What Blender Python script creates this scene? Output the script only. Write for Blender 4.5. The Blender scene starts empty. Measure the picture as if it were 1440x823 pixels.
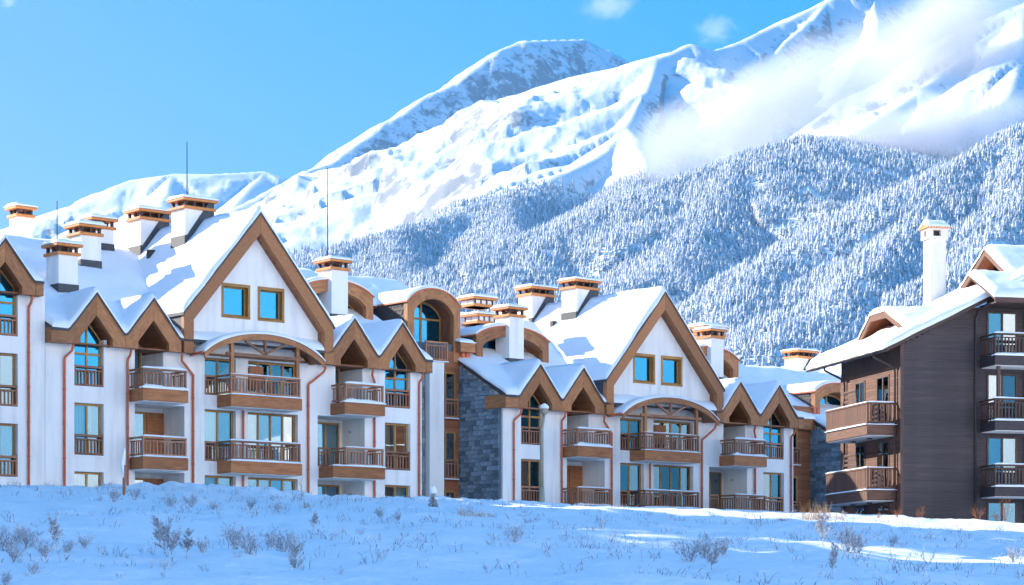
import bpy, bmesh, math, random
import numpy as np
from mathutils import Vector, Matrix, Euler
R = math.radians
random.seed(7)
scene = bpy.context.scene
COL = scene.collection

# ------------------------------------------------------------------ camera, sky, sun, exposure
FPX, YH = 3300.0, 860.0                    # focal length in photo pixels, horizon row (the lens is shifted)
cd = bpy.data.cameras.new('camera'); cam = bpy.data.objects.new('camera', cd); COL.objects.link(cam)
cam.location = (0, 0, 0); cam.rotation_euler = (R(90), 0, 0)
cd.sensor_width = 36; cd.lens = FPX / 1440 * 36
cd.shift_y = (YH - 411.5) / 1440
cd.clip_start = 0.5; cd.clip_end = 40000
scene.camera = cam

SUN_EL = R(25); SH = Vector((-0.907, 0.42)).normalized()
S = Vector((SH.x * math.cos(SUN_EL), SH.y * math.cos(SUN_EL), math.sin(SUN_EL)))
w = bpy.data.worlds.new('World'); scene.world = w; w.use_nodes = True
nt = w.node_tree; bg = nt.nodes['Background']
sky = nt.nodes.new('ShaderNodeTexSky'); sky.sky_type = 'NISHITA'; sky.sun_disc = False
sky.sun_elevation = SUN_EL; sky.sun_rotation = math.atan2(SH.x, SH.y)
sky.altitude = 500; sky.air_density = 0.8; sky.dust_density = 3.0; sky.ozone_density = 8.0
gm = nt.nodes.new('ShaderNodeGamma'); gm.inputs[1].default_value = 0.17      # evens the bright horizon against the zenith
hs = nt.nodes.new('ShaderNodeHueSaturation'); hs.inputs['Saturation'].default_value = 4.35; hs.inputs['Value'].default_value = 1.48; hs.inputs['Hue'].default_value = .511
nt.links.new(sky.outputs[0], gm.inputs[0]); nt.links.new(gm.outputs[0], hs.inputs['Color']); nt.links.new(hs.outputs[0], bg.inputs[0]); bg.inputs[1].default_value = 0.15
sl = bpy.data.lights.new('sun', 'SUN'); sl.energy = 2.6; sl.angle = R(0.5); sl.color = (1, 0.92, 0.79)
so = bpy.data.objects.new('sun', sl); COL.objects.link(so)
so.rotation_euler = (-S).to_track_quat('-Z', 'Y').to_euler()
vs = scene.view_settings; vs.view_transform = 'Standard'; vs.look = 'None'; vs.gamma = 1; vs.exposure = 1.96
scene.cycles.max_bounces = 6; scene.cycles.transparent_max_bounces = 10
scene.cycles.volume_bounces = 4; scene.cycles.volume_step_rate = 0.6; scene.cycles.volume_max_steps = 128
scene.cycles.use_denoising = True

# ------------------------------------------------------------------ numpy noise
_rs = np.random.RandomState(3)
_P = _rs.permutation(512); _P = np.concatenate([_P, _P, _P])
_G = _rs.uniform(0, 2 * np.pi, 512); _GX, _GY = np.cos(_G), np.sin(_G)
def perlin(x, y):
    xi = np.floor(x).astype(int); yi = np.floor(y).astype(int)
    xf = x - xi; yf = y - yi; xi &= 511; yi &= 511
    def g(ix, iy, dx, dy):
        h = _P[_P[ix & 511] + (iy & 511)]
        return _GX[h] * dx + _GY[h] * dy
    u = xf * xf * xf * (xf * (xf * 6 - 15) + 10); v = yf * yf * yf * (yf * (yf * 6 - 15) + 10)
    a = g(xi, yi, xf, yf); b = g(xi + 1, yi, xf - 1, yf)
    c = g(xi, yi + 1, xf, yf - 1); d = g(xi + 1, yi + 1, xf - 1, yf - 1)
    return (a + u * (b - a)) * (1 - v) + (c + u * (d - c)) * v
def fbm(x, y, o=5, gain=.5, ridged=False):
    s = 0; a = 1.0; t = 0
    for i in range(o):
        n = perlin(x * 2 ** i + 17.3 * i, y * 2 ** i - 9.1 * i)
        if ridged: n = 1 - 2 * np.abs(n) - .55
        s = s + n * a; t += a; a *= gain
    return s / t * 1.6
def sstep(a, b, x):
    t = np.clip((np.asarray(x, float) - a) / (b - a), 0, 1); return t * t * (3 - 2 * t)

# ------------------------------------------------------------------ materials
MATS = {}
def nodes_mat(name):
    m = bpy.data.materials.new(name); m.use_nodes = True
    t = m.node_tree; b = t.nodes['Principled BSDF']; MATS[name] = m
    return m, t, b
def N(t, typ, **kw):
    n = t.nodes.new(typ)
    for k, v in kw.items(): setattr(n, k, v)
    return n
def ramp(t, stops):
    r = N(t, 'ShaderNodeValToRGB'); e = r.color_ramp.elements
    while len(e) < len(stops): e.new(0.5)
    for i, (p, c) in enumerate(stops):
        e[i].position = p; e[i].color = (*c, 1) if len(c) == 3 else c
    return r
def coord(t, kind, scale=(1, 1, 1)):
    tc = N(t, 'ShaderNodeTexCoord'); mp = N(t, 'ShaderNodeMapping'); mp.inputs['Scale'].default_value = scale
    t.links.new(tc.outputs[kind], mp.inputs[0]); return mp.outputs[0]
def noise(t, vec, scale, detail=4, rough=.55):
    n = N(t, 'ShaderNodeTexNoise'); n.inputs['Scale'].default_value = scale
    n.inputs['Detail'].default_value = detail; n.inputs['Roughness'].default_value = rough
    t.links.new(vec, n.inputs['Vector']); return n.outputs['Fac']
def bump(t, b, h, strength, dist):
    bp = N(t, 'ShaderNodeBump'); bp.inputs['Strength'].default_value = strength; bp.inputs['Distance'].default_value = dist
    t.links.new(h, bp.inputs['Height']); t.links.new(bp.outputs[0], b.inputs['Normal'])
def mixc(t, f, a, b_, mode='MIX'):
    m = N(t, 'ShaderNodeMix', data_type='RGBA', blend_type=mode)
    for s, v in ((0, f), (6, a), (7, b_)):
        if isinstance(v, (int, float)): m.inputs[s].default_value = v
        elif isinstance(v, tuple): m.inputs[s].default_value = (*v, 1)
        else: t.links.new(v, m.inputs[s])
    return m.outputs[2]
def wood(name, dark, mid, light, rough=.6, vary=.35, along=.9, across=16):
    m, t, b = nodes_mat(name)
    v = coord(t, 'UV', (along, across, 1)); oi = N(t, 'ShaderNodeObjectInfo')
    add = N(t, 'ShaderNodeVectorMath', operation='ADD'); t.links.new(v, add.inputs[0])
    ml = N(t, 'ShaderNodeMath', operation='MULTIPLY'); t.links.new(oi.outputs['Random'], ml.inputs[0]); ml.inputs[1].default_value = 37
    t.links.new(ml.outputs[0], add.inputs[1])
    n1 = noise(t, add.outputs[0], 1.6, 6, .65)
    v2 = coord(t, 'UV', (1, 3, 1)); n2 = noise(t, v2, 1.3, 3)
    r1 = ramp(t, [(.28, dark), (.5, mid), (.72, light)]); t.links.new(n1, r1.inputs[0])
    r2 = ramp(t, [(.3, (.62, .58, .56)), (.6, (1, 1, 1))]); t.links.new(n2, r2.inputs[0])
    c = mixc(t, .75, r1.outputs[0], r2.outputs[0], 'MULTIPLY')
    hv = N(t, 'ShaderNodeHueSaturation'); t.links.new(c, hv.inputs['Color'])
    mr = N(t, 'ShaderNodeMapRange'); mr.inputs[3].default_value = 1 - vary; mr.inputs[4].default_value = 1 + vary * .6
    t.links.new(oi.outputs['Random'], mr.inputs[0]); t.links.new(mr.outputs[0], hv.inputs['Value'])
    t.links.new(hv.outputs[0], b.inputs['Base Color']); b.inputs['Roughness'].default_value = rough
    bump(t, b, n1, .35, .01); return m
wood('fascia', (.25, .092, .034), (.45, .175, .060), (.58, .26, .10), vary=.22)
wood('rail', (.20, .085, .045), (.38, .165, .085), (.50, .25, .14), vary=.35)
wood('deckbox', (.28, .09, .03), (.47, .165, .052), (.58, .245, .085), vary=.22)
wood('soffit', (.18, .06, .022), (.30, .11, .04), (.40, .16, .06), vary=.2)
wood('frame', (.34, .15, .035), (.50, .24, .06), (.62, .33, .09), vary=.2)
wood('siding', (.22, .075, .03), (.38, .13, .05), (.46, .18, .075), vary=.25)
wood('chalet', (.075, .03, .018), (.15, .06, .034), (.22, .095, .055), vary=.3, along=.6)
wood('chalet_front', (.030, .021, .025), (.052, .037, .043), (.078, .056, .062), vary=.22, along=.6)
wood('chalet_trim', (.05, .022, .016), (.09, .042, .03), (.14, .07, .05), vary=.3)
wood('chalet_soffit', (.20, .055, .02), (.28, .085, .03), (.34, .12, .045), vary=.2)
def plain(name, col, rough=.7, ns=6, amt=.12, bmp=.2, bd=.01, metal=0, kind='Object', vary=0):
    m, t, b = nodes_mat(name); v = coord(t, kind); n = noise(t, v, ns, 6, .6)
    r = ramp(t, [(.3, tuple(c * (1 - amt) for c in col)), (.7, tuple(min(1, c * (1 + amt)) for c in col))]); t.links.new(n, r.inputs[0])
    out = r.outputs[0]
    if vary:
        oi = N(t, 'ShaderNodeObjectInfo'); hv = N(t, 'ShaderNodeHueSaturation'); t.links.new(out, hv.inputs['Color'])
        mr = N(t, 'ShaderNodeMapRange'); mr.inputs[3].default_value = 1 - vary; mr.inputs[4].default_value = 1 + vary
        t.links.new(oi.outputs['Random'], mr.inputs[0]); t.links.new(mr.outputs[0], hv.inputs['Value']); out = hv.outputs[0]
    t.links.new(out, b.inputs['Base Color']); b.inputs['Roughness'].default_value = rough; b.inputs['Metallic'].default_value = metal
    if bmp: bump(t, b, n, bmp, bd)
    return m
def plaster(name, col):
    m, t, b = nodes_mat(name)
    v = coord(t, 'Object'); n = noise(t, v, 30, 3); n2 = noise(t, coord(t, 'Object', (1.4, 1.4, .12)), 1.6, 5, .7); n3 = noise(t, v, .6, 4)
    r = ramp(t, [(.25, tuple(c * .80 for c in col)), (.52, col)]); t.links.new(n2, r.inputs[0])
    r3 = ramp(t, [(.3, (.93, .93, .94)), (.6, (1, 1, 1))]); t.links.new(n3, r3.inputs[0])
    t.links.new(mixc(t, 1.0, r.outputs[0], r3.outputs[0], 'MULTIPLY'), b.inputs['Base Color']); b.inputs['Roughness'].default_value = .85
    bump(t, b, n, .15, .008); return m
plaster('plaster', (.92, .88, .83)); plaster('cream', (.80, .74, .66))
plain('copper', (.60, .145, .06), .5, 9, .2, .1, .01)
plain('capband', (.66, .23, .06), .6, 12, .25, .2, .01)
plain('flashing', (.05, .055, .065), .6, 9, .2)
plain('shingle', (.085, .07, .065), .8, 14, .35, .4, .02, vary=.3)
plain('dark_trim', (.045, .03, .03), .6, 9, .2)
plain('metal', (.5, .52, .54), .45, 9, .1, 0)
plain('lamp_paint', (.34, .30, .22), .5, 9, .1, 0)
plain('stone', (.17, .22, .26), .75, 5, .35, .5, .02, vary=.45)
plain('mortar', (.12, .15, .175), .9, 9, .2)
plain('concrete', (.55, .55, .55), .9, 9, .1)
plain('curtain', (.78, .76, .72), .9, 4, .08, 0)
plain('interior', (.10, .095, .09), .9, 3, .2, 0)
plain('dry_grass', (.42, .25, .11), .9, 6, .3, 0)
plain('dry_bush', (.34, .13, .05), .9, 6, .3, 0)
plain('twig', (.13, .10, .09), .9, 6, .3, 0)
plain('bark', (.07, .045, .03), .9, 6, .3, .3)
# snow
def snow(name, sc1, sc2, b1, kind='Object'):
    m, t, b = nodes_mat(name); v = coord(t, kind); n1 = noise(t, v, sc1, 5, .6); n2 = noise(t, v, sc2, 3, .6)
    ad = N(t, 'ShaderNodeMath', operation='MULTIPLY_ADD'); t.links.new(n2, ad.inputs[0]); ad.inputs[1].default_value = .25; t.links.new(n1, ad.inputs[2])
    r = ramp(t, [(.3, (.89, .90, .91)), (.7, (.93, .935, .94))]); t.links.new(n1, r.inputs[0])
    t.links.new(r.outputs[0], b.inputs['Base Color']); b.inputs['Roughness'].default_value = .65
    b.inputs['Specular IOR Level'].default_value = .25
    bump(t, b, ad.outputs[0], b1, .12); return m
snow('snow', 1.1, 9, .35); snow('snow_ground', .9, 7, 1.0)
# glass
m, t, b = nodes_mat('glass'); t.nodes.remove(b)
gl = N(t, 'ShaderNodeBsdfGlossy'); gl.inputs['Roughness'].default_value = .015; gl.inputs['Color'].default_value = (.12, .45, .74, 1)
tr = N(t, 'ShaderNodeBsdfTransparent'); tr.inputs['Color'].default_value = (.80, .86, .86, 1)
oi2 = N(t, 'ShaderNodeObjectInfo'); tint = ramp(t, [(.30, (.10, .45, .75)), (.62, (.34, .56, .68)), (.9, (.62, .66, .66))]); t.links.new(oi2.outputs['Random'], tint.inputs[0]); t.links.new(tint.outputs[0], gl.inputs['Color'])
fr = N(t, 'ShaderNodeLayerWeight'); fr.inputs['Blend'].default_value = .35
oi = N(t, 'ShaderNodeObjectInfo'); mo = N(t, 'ShaderNodeMapRange'); mo.inputs[3].default_value = .03; mo.inputs[4].default_value = .42; t.links.new(oi.outputs['Random'], mo.inputs[0])
mr = N(t, 'ShaderNodeMapRange'); mr.inputs[4].default_value = 1.0; t.links.new(mo.outputs[0], mr.inputs[3])
t.links.new(fr.outputs['Fresnel'], mr.inputs[0])
gn = noise(t, coord(t, 'Object'), .9, 2); bp = N(t, 'ShaderNodeBump'); bp.inputs['Strength'].default_value = .06; bp.inputs['Distance'].default_value = .05
t.links.new(gn, bp.inputs['Height']); t.links.new(bp.outputs[0], gl.inputs['Normal'])
mx = N(t, 'ShaderNodeMixShader'); t.links.new(mr.outputs[0], mx.inputs[0]); t.links.new(tr.outputs[0], mx.inputs[1]); t.links.new(gl.outputs[0], mx.inputs[2])
t.links.new(mx.outputs[0], t.nodes['Material Output'].inputs[0])

# ------------------------------------------------------------------ mesh helpers
class MB:
    def __init__(s): s.v = []; s.f = []; s.g = []
    def add(s, vs, fs, grain=None):
        o = len(s.v); s.v += [tuple(p) for p in vs]
        for f in fs: s.f.append([i + o for i in f]); s.g.append(grain)
        return s
    def box(s, x0, x1, y0, y1, z0, z1, grain=None):
        if grain is None:
            d = [abs(x1 - x0), abs(y1 - y0), abs(z1 - z0)]; k = d.index(max(d)); grain = tuple(1.0 if i == k else 0.0 for i in range(3))
        x0, x1 = sorted((x0, x1)); y0, y1 = sorted((y0, y1)); z0, z1 = sorted((z0, z1))
        return s.add([(x0, y0, z0), (x1, y0, z0), (x1, y1, z0), (x0, y1, z0), (x0, y0, z1), (x1, y0, z1), (x1, y1, z1), (x0, y1, z1)],
                     [(0, 3, 2, 1), (4, 5, 6, 7), (0, 1, 5, 4), (1, 2, 6, 5), (2, 3, 7, 6), (3, 0, 4, 7)], grain)
    def prism(s, poly, y0, y1, grain=(1, 0, 0)):      # polygon (x,z), counter-clockwise seen from the front (-y)
        a = sum(poly[i][0] * poly[(i + 1) % len(poly)][1] - poly[(i + 1) % len(poly)][0] * poly[i][1] for i in range(len(poly)))
        if a < 0: poly = poly[::-1]
        n = len(poly); vs = [(x, y0, z) for x, z in poly] + [(x, y1, z) for x, z in poly]
        fs = [tuple(range(n)), tuple(range(2 * n - 1, n - 1, -1))] + [(i, i + n, (i + 1) % n + n, (i + 1) % n) for i in range(n)]
        return s.add(vs, fs, grain)
    def prismx(s, poly, x0, x1, grain=(1, 0, 0)):     # polygon (y,z)
        a = sum(poly[i][0] * poly[(i + 1) % len(poly)][1] - poly[(i + 1) % len(poly)][0] * poly[i][1] for i in range(len(poly)))
        if a < 0: poly = poly[::-1]
        n = len(poly); vs = [(x1, y, z) for y, z in poly] + [(x0, y, z) for y, z in poly]
        fs = [tuple(range(n)), tuple(range(2 * n - 1, n - 1, -1))] + [(i, i + n, (i + 1) % n + n, (i + 1) % n) for i in range(n)]
        return s.add(vs, fs, grain)
    def bar(s, a, b_, w_, h=None):
        a = Vector(a); b_ = Vector(b_); d = (b_ - a); h = h or w_
        dn = d.normalized(); up = Vector((0, 0, 1)) if abs(dn.z) < .95 else Vector((0, 1, 0))
        sx = dn.cross(up).normalized() * w_ / 2; sy = sx.cross(dn).normalized() * h / 2
        vs = [a - sx - sy, a + sx - sy, a + sx + sy, a - sx + sy, b_ - sx - sy, b_ + sx - sy, b_ + sx + sy, b_ - sx + sy]
        return s.add(vs, [(3, 2, 1, 0), (4, 5, 6, 7), (0, 1, 5, 4), (1, 2, 6, 5), (2, 3, 7, 6), (3, 0, 4, 7)], tuple(dn))
    def tube(s, pts, rad, n=8):
        pts = [Vector(p) for p in pts]; o = len(s.v); rads = rad if isinstance(rad, (list, tuple)) else [rad] * len(pts)
        for i, p in enumerate(pts):
            d = (pts[min(i + 1, len(pts) - 1)] - pts[max(i - 1, 0)]).normalized()
            up = Vector((0, 1, 0)) if abs(d.y) < .9 else Vector((1, 0, 0))
            a = d.cross(up).normalized(); b_ = d.cross(a)
            for k in range(n):
                t_ = 2 * math.pi * k / n; s.v.append(tuple(p + (a * math.cos(t_) + b_ * math.sin(t_)) * rads[i]))
        for i in range(len(pts) - 1):
            for k in range(n):
                s.f.append([o + i * n + k, o + i * n + (k + 1) % n, o + (i + 1) * n + (k + 1) % n, o + (i + 1) * n + k]); s.g.append(None)
        s.f.append([o + k for k in range(n)][::-1]); s.g.append(None)
        e = o + (len(pts) - 1) * n; s.f.append([e + k for k in range(n)]); s.g.append(None)
        return s
    def mesh(s, name, mat, smooth=False):
        me = bpy.data.meshes.new(name); me.from_pydata(s.v, [], s.f); me.materials.append(MATS[mat])
        uv = me.uv_layers.new(name='UVMap').data
        for p in me.polygons:
            g = s.g[p.index]
            g = Vector(g) if g else Vector((0, 0, 1)); n = p.normal; c = n.cross(g)
            if c.length < .2: g = Vector((1, 0, 0)) if abs(n.x) < .9 else Vector((0, 1, 0)); c = n.cross(g)
            for li in p.loop_indices:
                q = Vector(s.v[me.loops[li].vertex_index]); uv[li].uv = (q.dot(g), q.dot(c))
            if smooth: p.use_smooth = True
        return me
    def build(s, name, mat, parent=None, smooth=False, bevel=0):
        o = link(name, s.mesh(name, mat, smooth), parent)
        if bevel:
            b_ = o.modifiers.new('bevel', 'BEVEL'); b_.width = bevel; b_.segments = 1; b_.limit_method = 'ANGLE'
        return o
def link(name, me, parent=None, loc=None):
    o = bpy.data.objects.new(name, me); COL.objects.link(o)
    if parent: o.parent = parent
    if loc: o.location = loc
    return o
def empty(name, loc, rz=0):
    o = bpy.data.objects.new(name, None); COL.objects.link(o); o.location = loc; o.rotation_euler = (0, 0, rz); return o
def tag(o, label=None, cat=None, group=None, kind=None):
    if label: o['label'] = label
    if cat: o['category'] = cat
    if group: o['group'] = group
    if kind: o['kind'] = kind
    return o
_mc = {}
def box_mesh(name, mat, dx, dy, dz):              # cached box, base-centred
    k = (name, mat, round(dx, 3), round(dy, 3), round(dz, 3))
    if k not in _mc: _mc[k] = MB().box(-dx / 2, dx / 2, -dy / 2, dy / 2, 0, dz).mesh(name, mat)
    return _mc[k]
def piece(name, mat, x0, x1, y0, y1, z0, z1, parent):
    return link(name, box_mesh(name, mat, x1 - x0, y1 - y0, z1 - z0), parent, ((x0 + x1) / 2, (y0 + y1) / 2, z0))
def lin(a, b_, step):
    n = max(1, int(round((b_ - a) / step))); return [a + (b_ - a) * i / n for i in range(n + 1)]
def field(name, mat, xs, ys, hf, parent=None, thick=0.0, inset=.22, skirt=.03, drop=None, smooth=True, seed=0):
    """height field over a plan grid, closed by a skirt; thick > 0 makes it a rounded blanket of snow"""
    xs = np.array(sorted(set(np.round(xs, 4)))); ys = np.array(sorted(set(np.round(ys, 4))))
    X, Y = np.meshgrid(xs, ys, indexing='ij'); H = hf(X, Y); T = np.zeros_like(H)
    if thick:
        d = np.minimum(np.minimum(X - xs[0], xs[-1] - X), np.minimum(Y - ys[0], ys[-1] - Y))
        e = np.sqrt(np.clip(1 - (1 - np.clip(d / inset, 0, 1)) ** 2, 0, 1))
        T = thick * (.35 + .65 * e) * (1 + .55 * fbm(X * .38 + seed, Y * .38 + 3.1 * seed, 3) + .16 * fbm(X * 1.6 + seed, Y * 1.6, 3))
    Z = H + T; nx, ny = Z.shape
    if thick > .2:                                    # the lip of the snow blanket wanders
        em = np.exp(-d / .25); X = X + .05 * em * fbm(X * .9 + seed, Y * .9, 3) * np.sign(X - X.mean()); Y = Y + .07 * em * fbm(X * .8, Y * .8 + seed, 3)
    V = list(zip(X.ravel(), Y.ravel(), Z.ravel())); idx = lambda i, j: i * ny + j
    F = [(idx(i, j), idx(i + 1, j), idx(i + 1, j + 1), idx(i, j + 1)) for i in range(nx - 1) for j in range(ny - 1)]
    ring = [(i, 0) for i in range(nx)] + [(nx - 1, j) for j in range(1, ny)] + [(i, ny - 1) for i in range(nx - 2, -1, -1)] + [(0, j) for j in range(ny - 2, 0, -1)]
    o = len(V); dz = skirt if drop is None else drop
    V += [(X[i, j], Y[i, j], H[i, j] - dz) for i, j in ring]; n = len(ring)
    F += [(idx(*ring[k]), o + k, o + (k + 1) % n, idx(*ring[(k + 1) % n])) for k in range(n)]
    me = bpy.data.meshes.new(name); me.from_pydata(V, [], F); me.materials.append(MATS[mat])
    if smooth: me.polygons.foreach_set('use_smooth', [True] * ((nx - 1) * (ny - 1)) + [False] * n)
    return link(name, me, parent)
def wall_grid(name, mat, x0, x1, z0, z1, y0, y1, holes, parent):
    """plaster wall with real openings (x0,x1,z0,z1) and reveals"""
    xs = sorted({x0, x1, *[min(max(h[i], x0), x1) for h in holes for i in (0, 1)]}); zs = sorted({z0, z1, *[min(max(h[i], z0), z1) for h in holes for i in (2, 3)]})
    solid = {}
    for i in range(len(xs) - 1):
        for j in range(len(zs) - 1):
            cx, cz = (xs[i] + xs[i + 1]) / 2, (zs[j] + zs[j + 1]) / 2
            solid[i, j] = not any(h[0] < cx < h[1] and h[2] < cz < h[3] for h in holes)
    mb = MB()
    for (i, j), s_ in solid.items():
        if not s_: continue
        a, b_, c, d = xs[i], xs[i + 1], zs[j], zs[j + 1]
        mb.add([(a, y0, c), (b_, y0, c), (b_, y0, d), (a, y0, d)], [(0, 1, 2, 3)]); mb.add([(a, y1, c), (b_, y1, c), (b_, y1, d), (a, y1, d)], [(3, 2, 1, 0)])
        if not solid.get((i - 1, j)): mb.add([(a, y0, c), (a, y1, c), (a, y1, d), (a, y0, d)], [(3, 2, 1, 0)])
        if not solid.get((i + 1, j)): mb.add([(b_, y0, c), (b_, y1, c), (b_, y1, d), (b_, y0, d)], [(0, 1, 2, 3)])
        if not solid.get((i, j - 1)): mb.add([(a, y0, c), (b_, y0, c), (b_, y1, c), (a, y1, c)], [(3, 2, 1, 0)])
        if not solid.get((i, j + 1)): mb.add([(a, y0, d), (b_, y0, d), (b_, y1, d), (a, y1, d)], [(0, 1, 2, 3)])
    return mb.build(name, mat, parent)

# attic window glass: coated, with the blue of mirrored sky put into its colour
m = MATS['glass'].copy(); m.name = 'glass_sky_tint'; MATS['glass_sky_tint'] = m
for n_ in list(m.node_tree.nodes):
    if n_.type == 'BSDF_GLOSSY':
        for l_ in list(n_.inputs['Color'].links): m.node_tree.links.remove(l_)
        n_.inputs['Color'].default_value = (.05, .36, .66, 1)
    if n_.type == 'MAP_RANGE' and abs(n_.inputs[4].default_value - .42) < .01: n_.inputs[3].default_value = .38; n_.inputs[4].default_value = .55

# ------------------------------------------------------------------ site frame (facade line turned 40 degrees to the picture plane)
PHI = math.atan(FPX / (4650 - 720)); CP, SP = math.cos(PHI), math.sin(PHI)
OX, OY = (365.7 - 720) / FPX * 105, 105.0
def site(u, back=0.0, z=0.0):                 # metres along the facade, metres behind it
    return Vector((OX + u * CP - back * SP, OY + u * SP + back * CP, z))
def loc(px, py, back):                       # facade coordinates of a photo pixel at a known depth behind the facade line
    k = (px - 720) / FPX; u = (k * (OY + back * CP) - OX + back * SP) / (CP - k * SP)
    return u, (YH - py) / FPX * (OY + u * SP + back * CP)
def ground_z(X, Y):
    X = np.asarray(X, float); Y = np.asarray(Y, float)
    v = (X - OX) * SP - (Y - OY) * CP         # metres in front of the facade line
    z = np.interp(v, [-60, 4, 10, 20, 30, 45, 66, 90, 140, 400], [4.8, 4.8, 4.62, 4.08, 3.35, 2.2, .36, -1.75, -3.5, -6])
    w_ = X * SP - Y * CP + 25 * fbm(X / 160, Y / 160, 3)      # unseen far valley side, raised into a snowy hillside to bounce sun onto facades
    z = z + 400 * sstep(100, 850, w_) + 120 * sstep(700, 2200, w_)
    z = z + .26 * np.exp(-(((X + 12.6) / 2.6) ** 2 + ((Y - 87) / 5) ** 2)) + .25 * np.exp(-(((X + 9.0) / 2.0) ** 2 + ((Y - 86) / 4) ** 2))
    z = z - .62 * np.exp(-(((X + 20.5) / 4.2) ** 2 + ((Y - 87) / 10) ** 2)) - .12 * sstep(-2, -8, X) * sstep(3, 8, v)
    near = sstep(400, 150, Y) * sstep(200, 60, np.abs(X)); front = sstep(0, 7, v)
    z = z + near * front * (.22 * fbm(X * .11, Y * .09, 3) + .13 * fbm(X * .5 + 5, Y * .38, 3) + .055 * fbm(X * 1.7, Y * 1.3, 3))
    lump = np.clip(fbm(X * 1.1 + 40, Y * .8 + 11, 3), 0, 1)
    z = z + near * sstep(2, 6, v) * sstep(30, 12, v) * sstep(6, -2, X) * .34 * lump
    far = np.clip(np.hypot(X, Y) - 250, 0, None); z = z + far * .012 * sstep(0, 300, Y)
    return z
def gz(x, y): return float(ground_z(np.array([x]), np.array([y]))[0])

def axis(lo, hi, step, far_lo, far_hi, n=34):
    core = np.arange(lo, hi + step / 2, step)
    a = lo - np.geomspace(step * 1.5, lo - far_lo, n)[::-1]; b_ = hi + np.geomspace(step * 1.5, far_hi - hi, n)
    return np.concatenate([a, core, b_])
gx = axis(-27, 27, .22, -6000, 6000); gy = axis(24, 108, .26, -2600, 3000)
GX, GY = np.meshgrid(gx, gy, indexing='ij'); GZ = ground_z(GX, GY)
def grid_mesh(name, X, Y, Z, mat):
    nx, ny = X.shape; me = bpy.data.meshes.new(name)
    me.vertices.add(nx * ny); me.vertices.foreach_set('co', np.stack([X, Y, Z], -1).astype(np.float32).ravel())
    i = np.arange(nx * ny).reshape(nx, ny)
    q = np.stack([i[:-1, :-1], i[1:, :-1], i[1:, 1:], i[:-1, 1:]], -1).reshape(-1, 4)
    me.loops.add(q.size); me.loops.foreach_set('vertex_index', q.ravel().astype(np.int32))
    me.polygons.add(len(q)); me.polygons.foreach_set('loop_start', np.arange(0, q.size, 4, dtype=np.int32))
    me.polygons.foreach_set('use_smooth', np.ones(len(q), bool)); me.update(calc_edges=True); me.validate()
    me.materials.append(MATS[mat]); return me
ground = link('snow_ground', grid_mesh('snow_ground', GX, GY, GZ, 'snow_ground'))
tag(ground, 'snow covered meadow rising to the buildings', 'ground', kind='structure')

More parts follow.
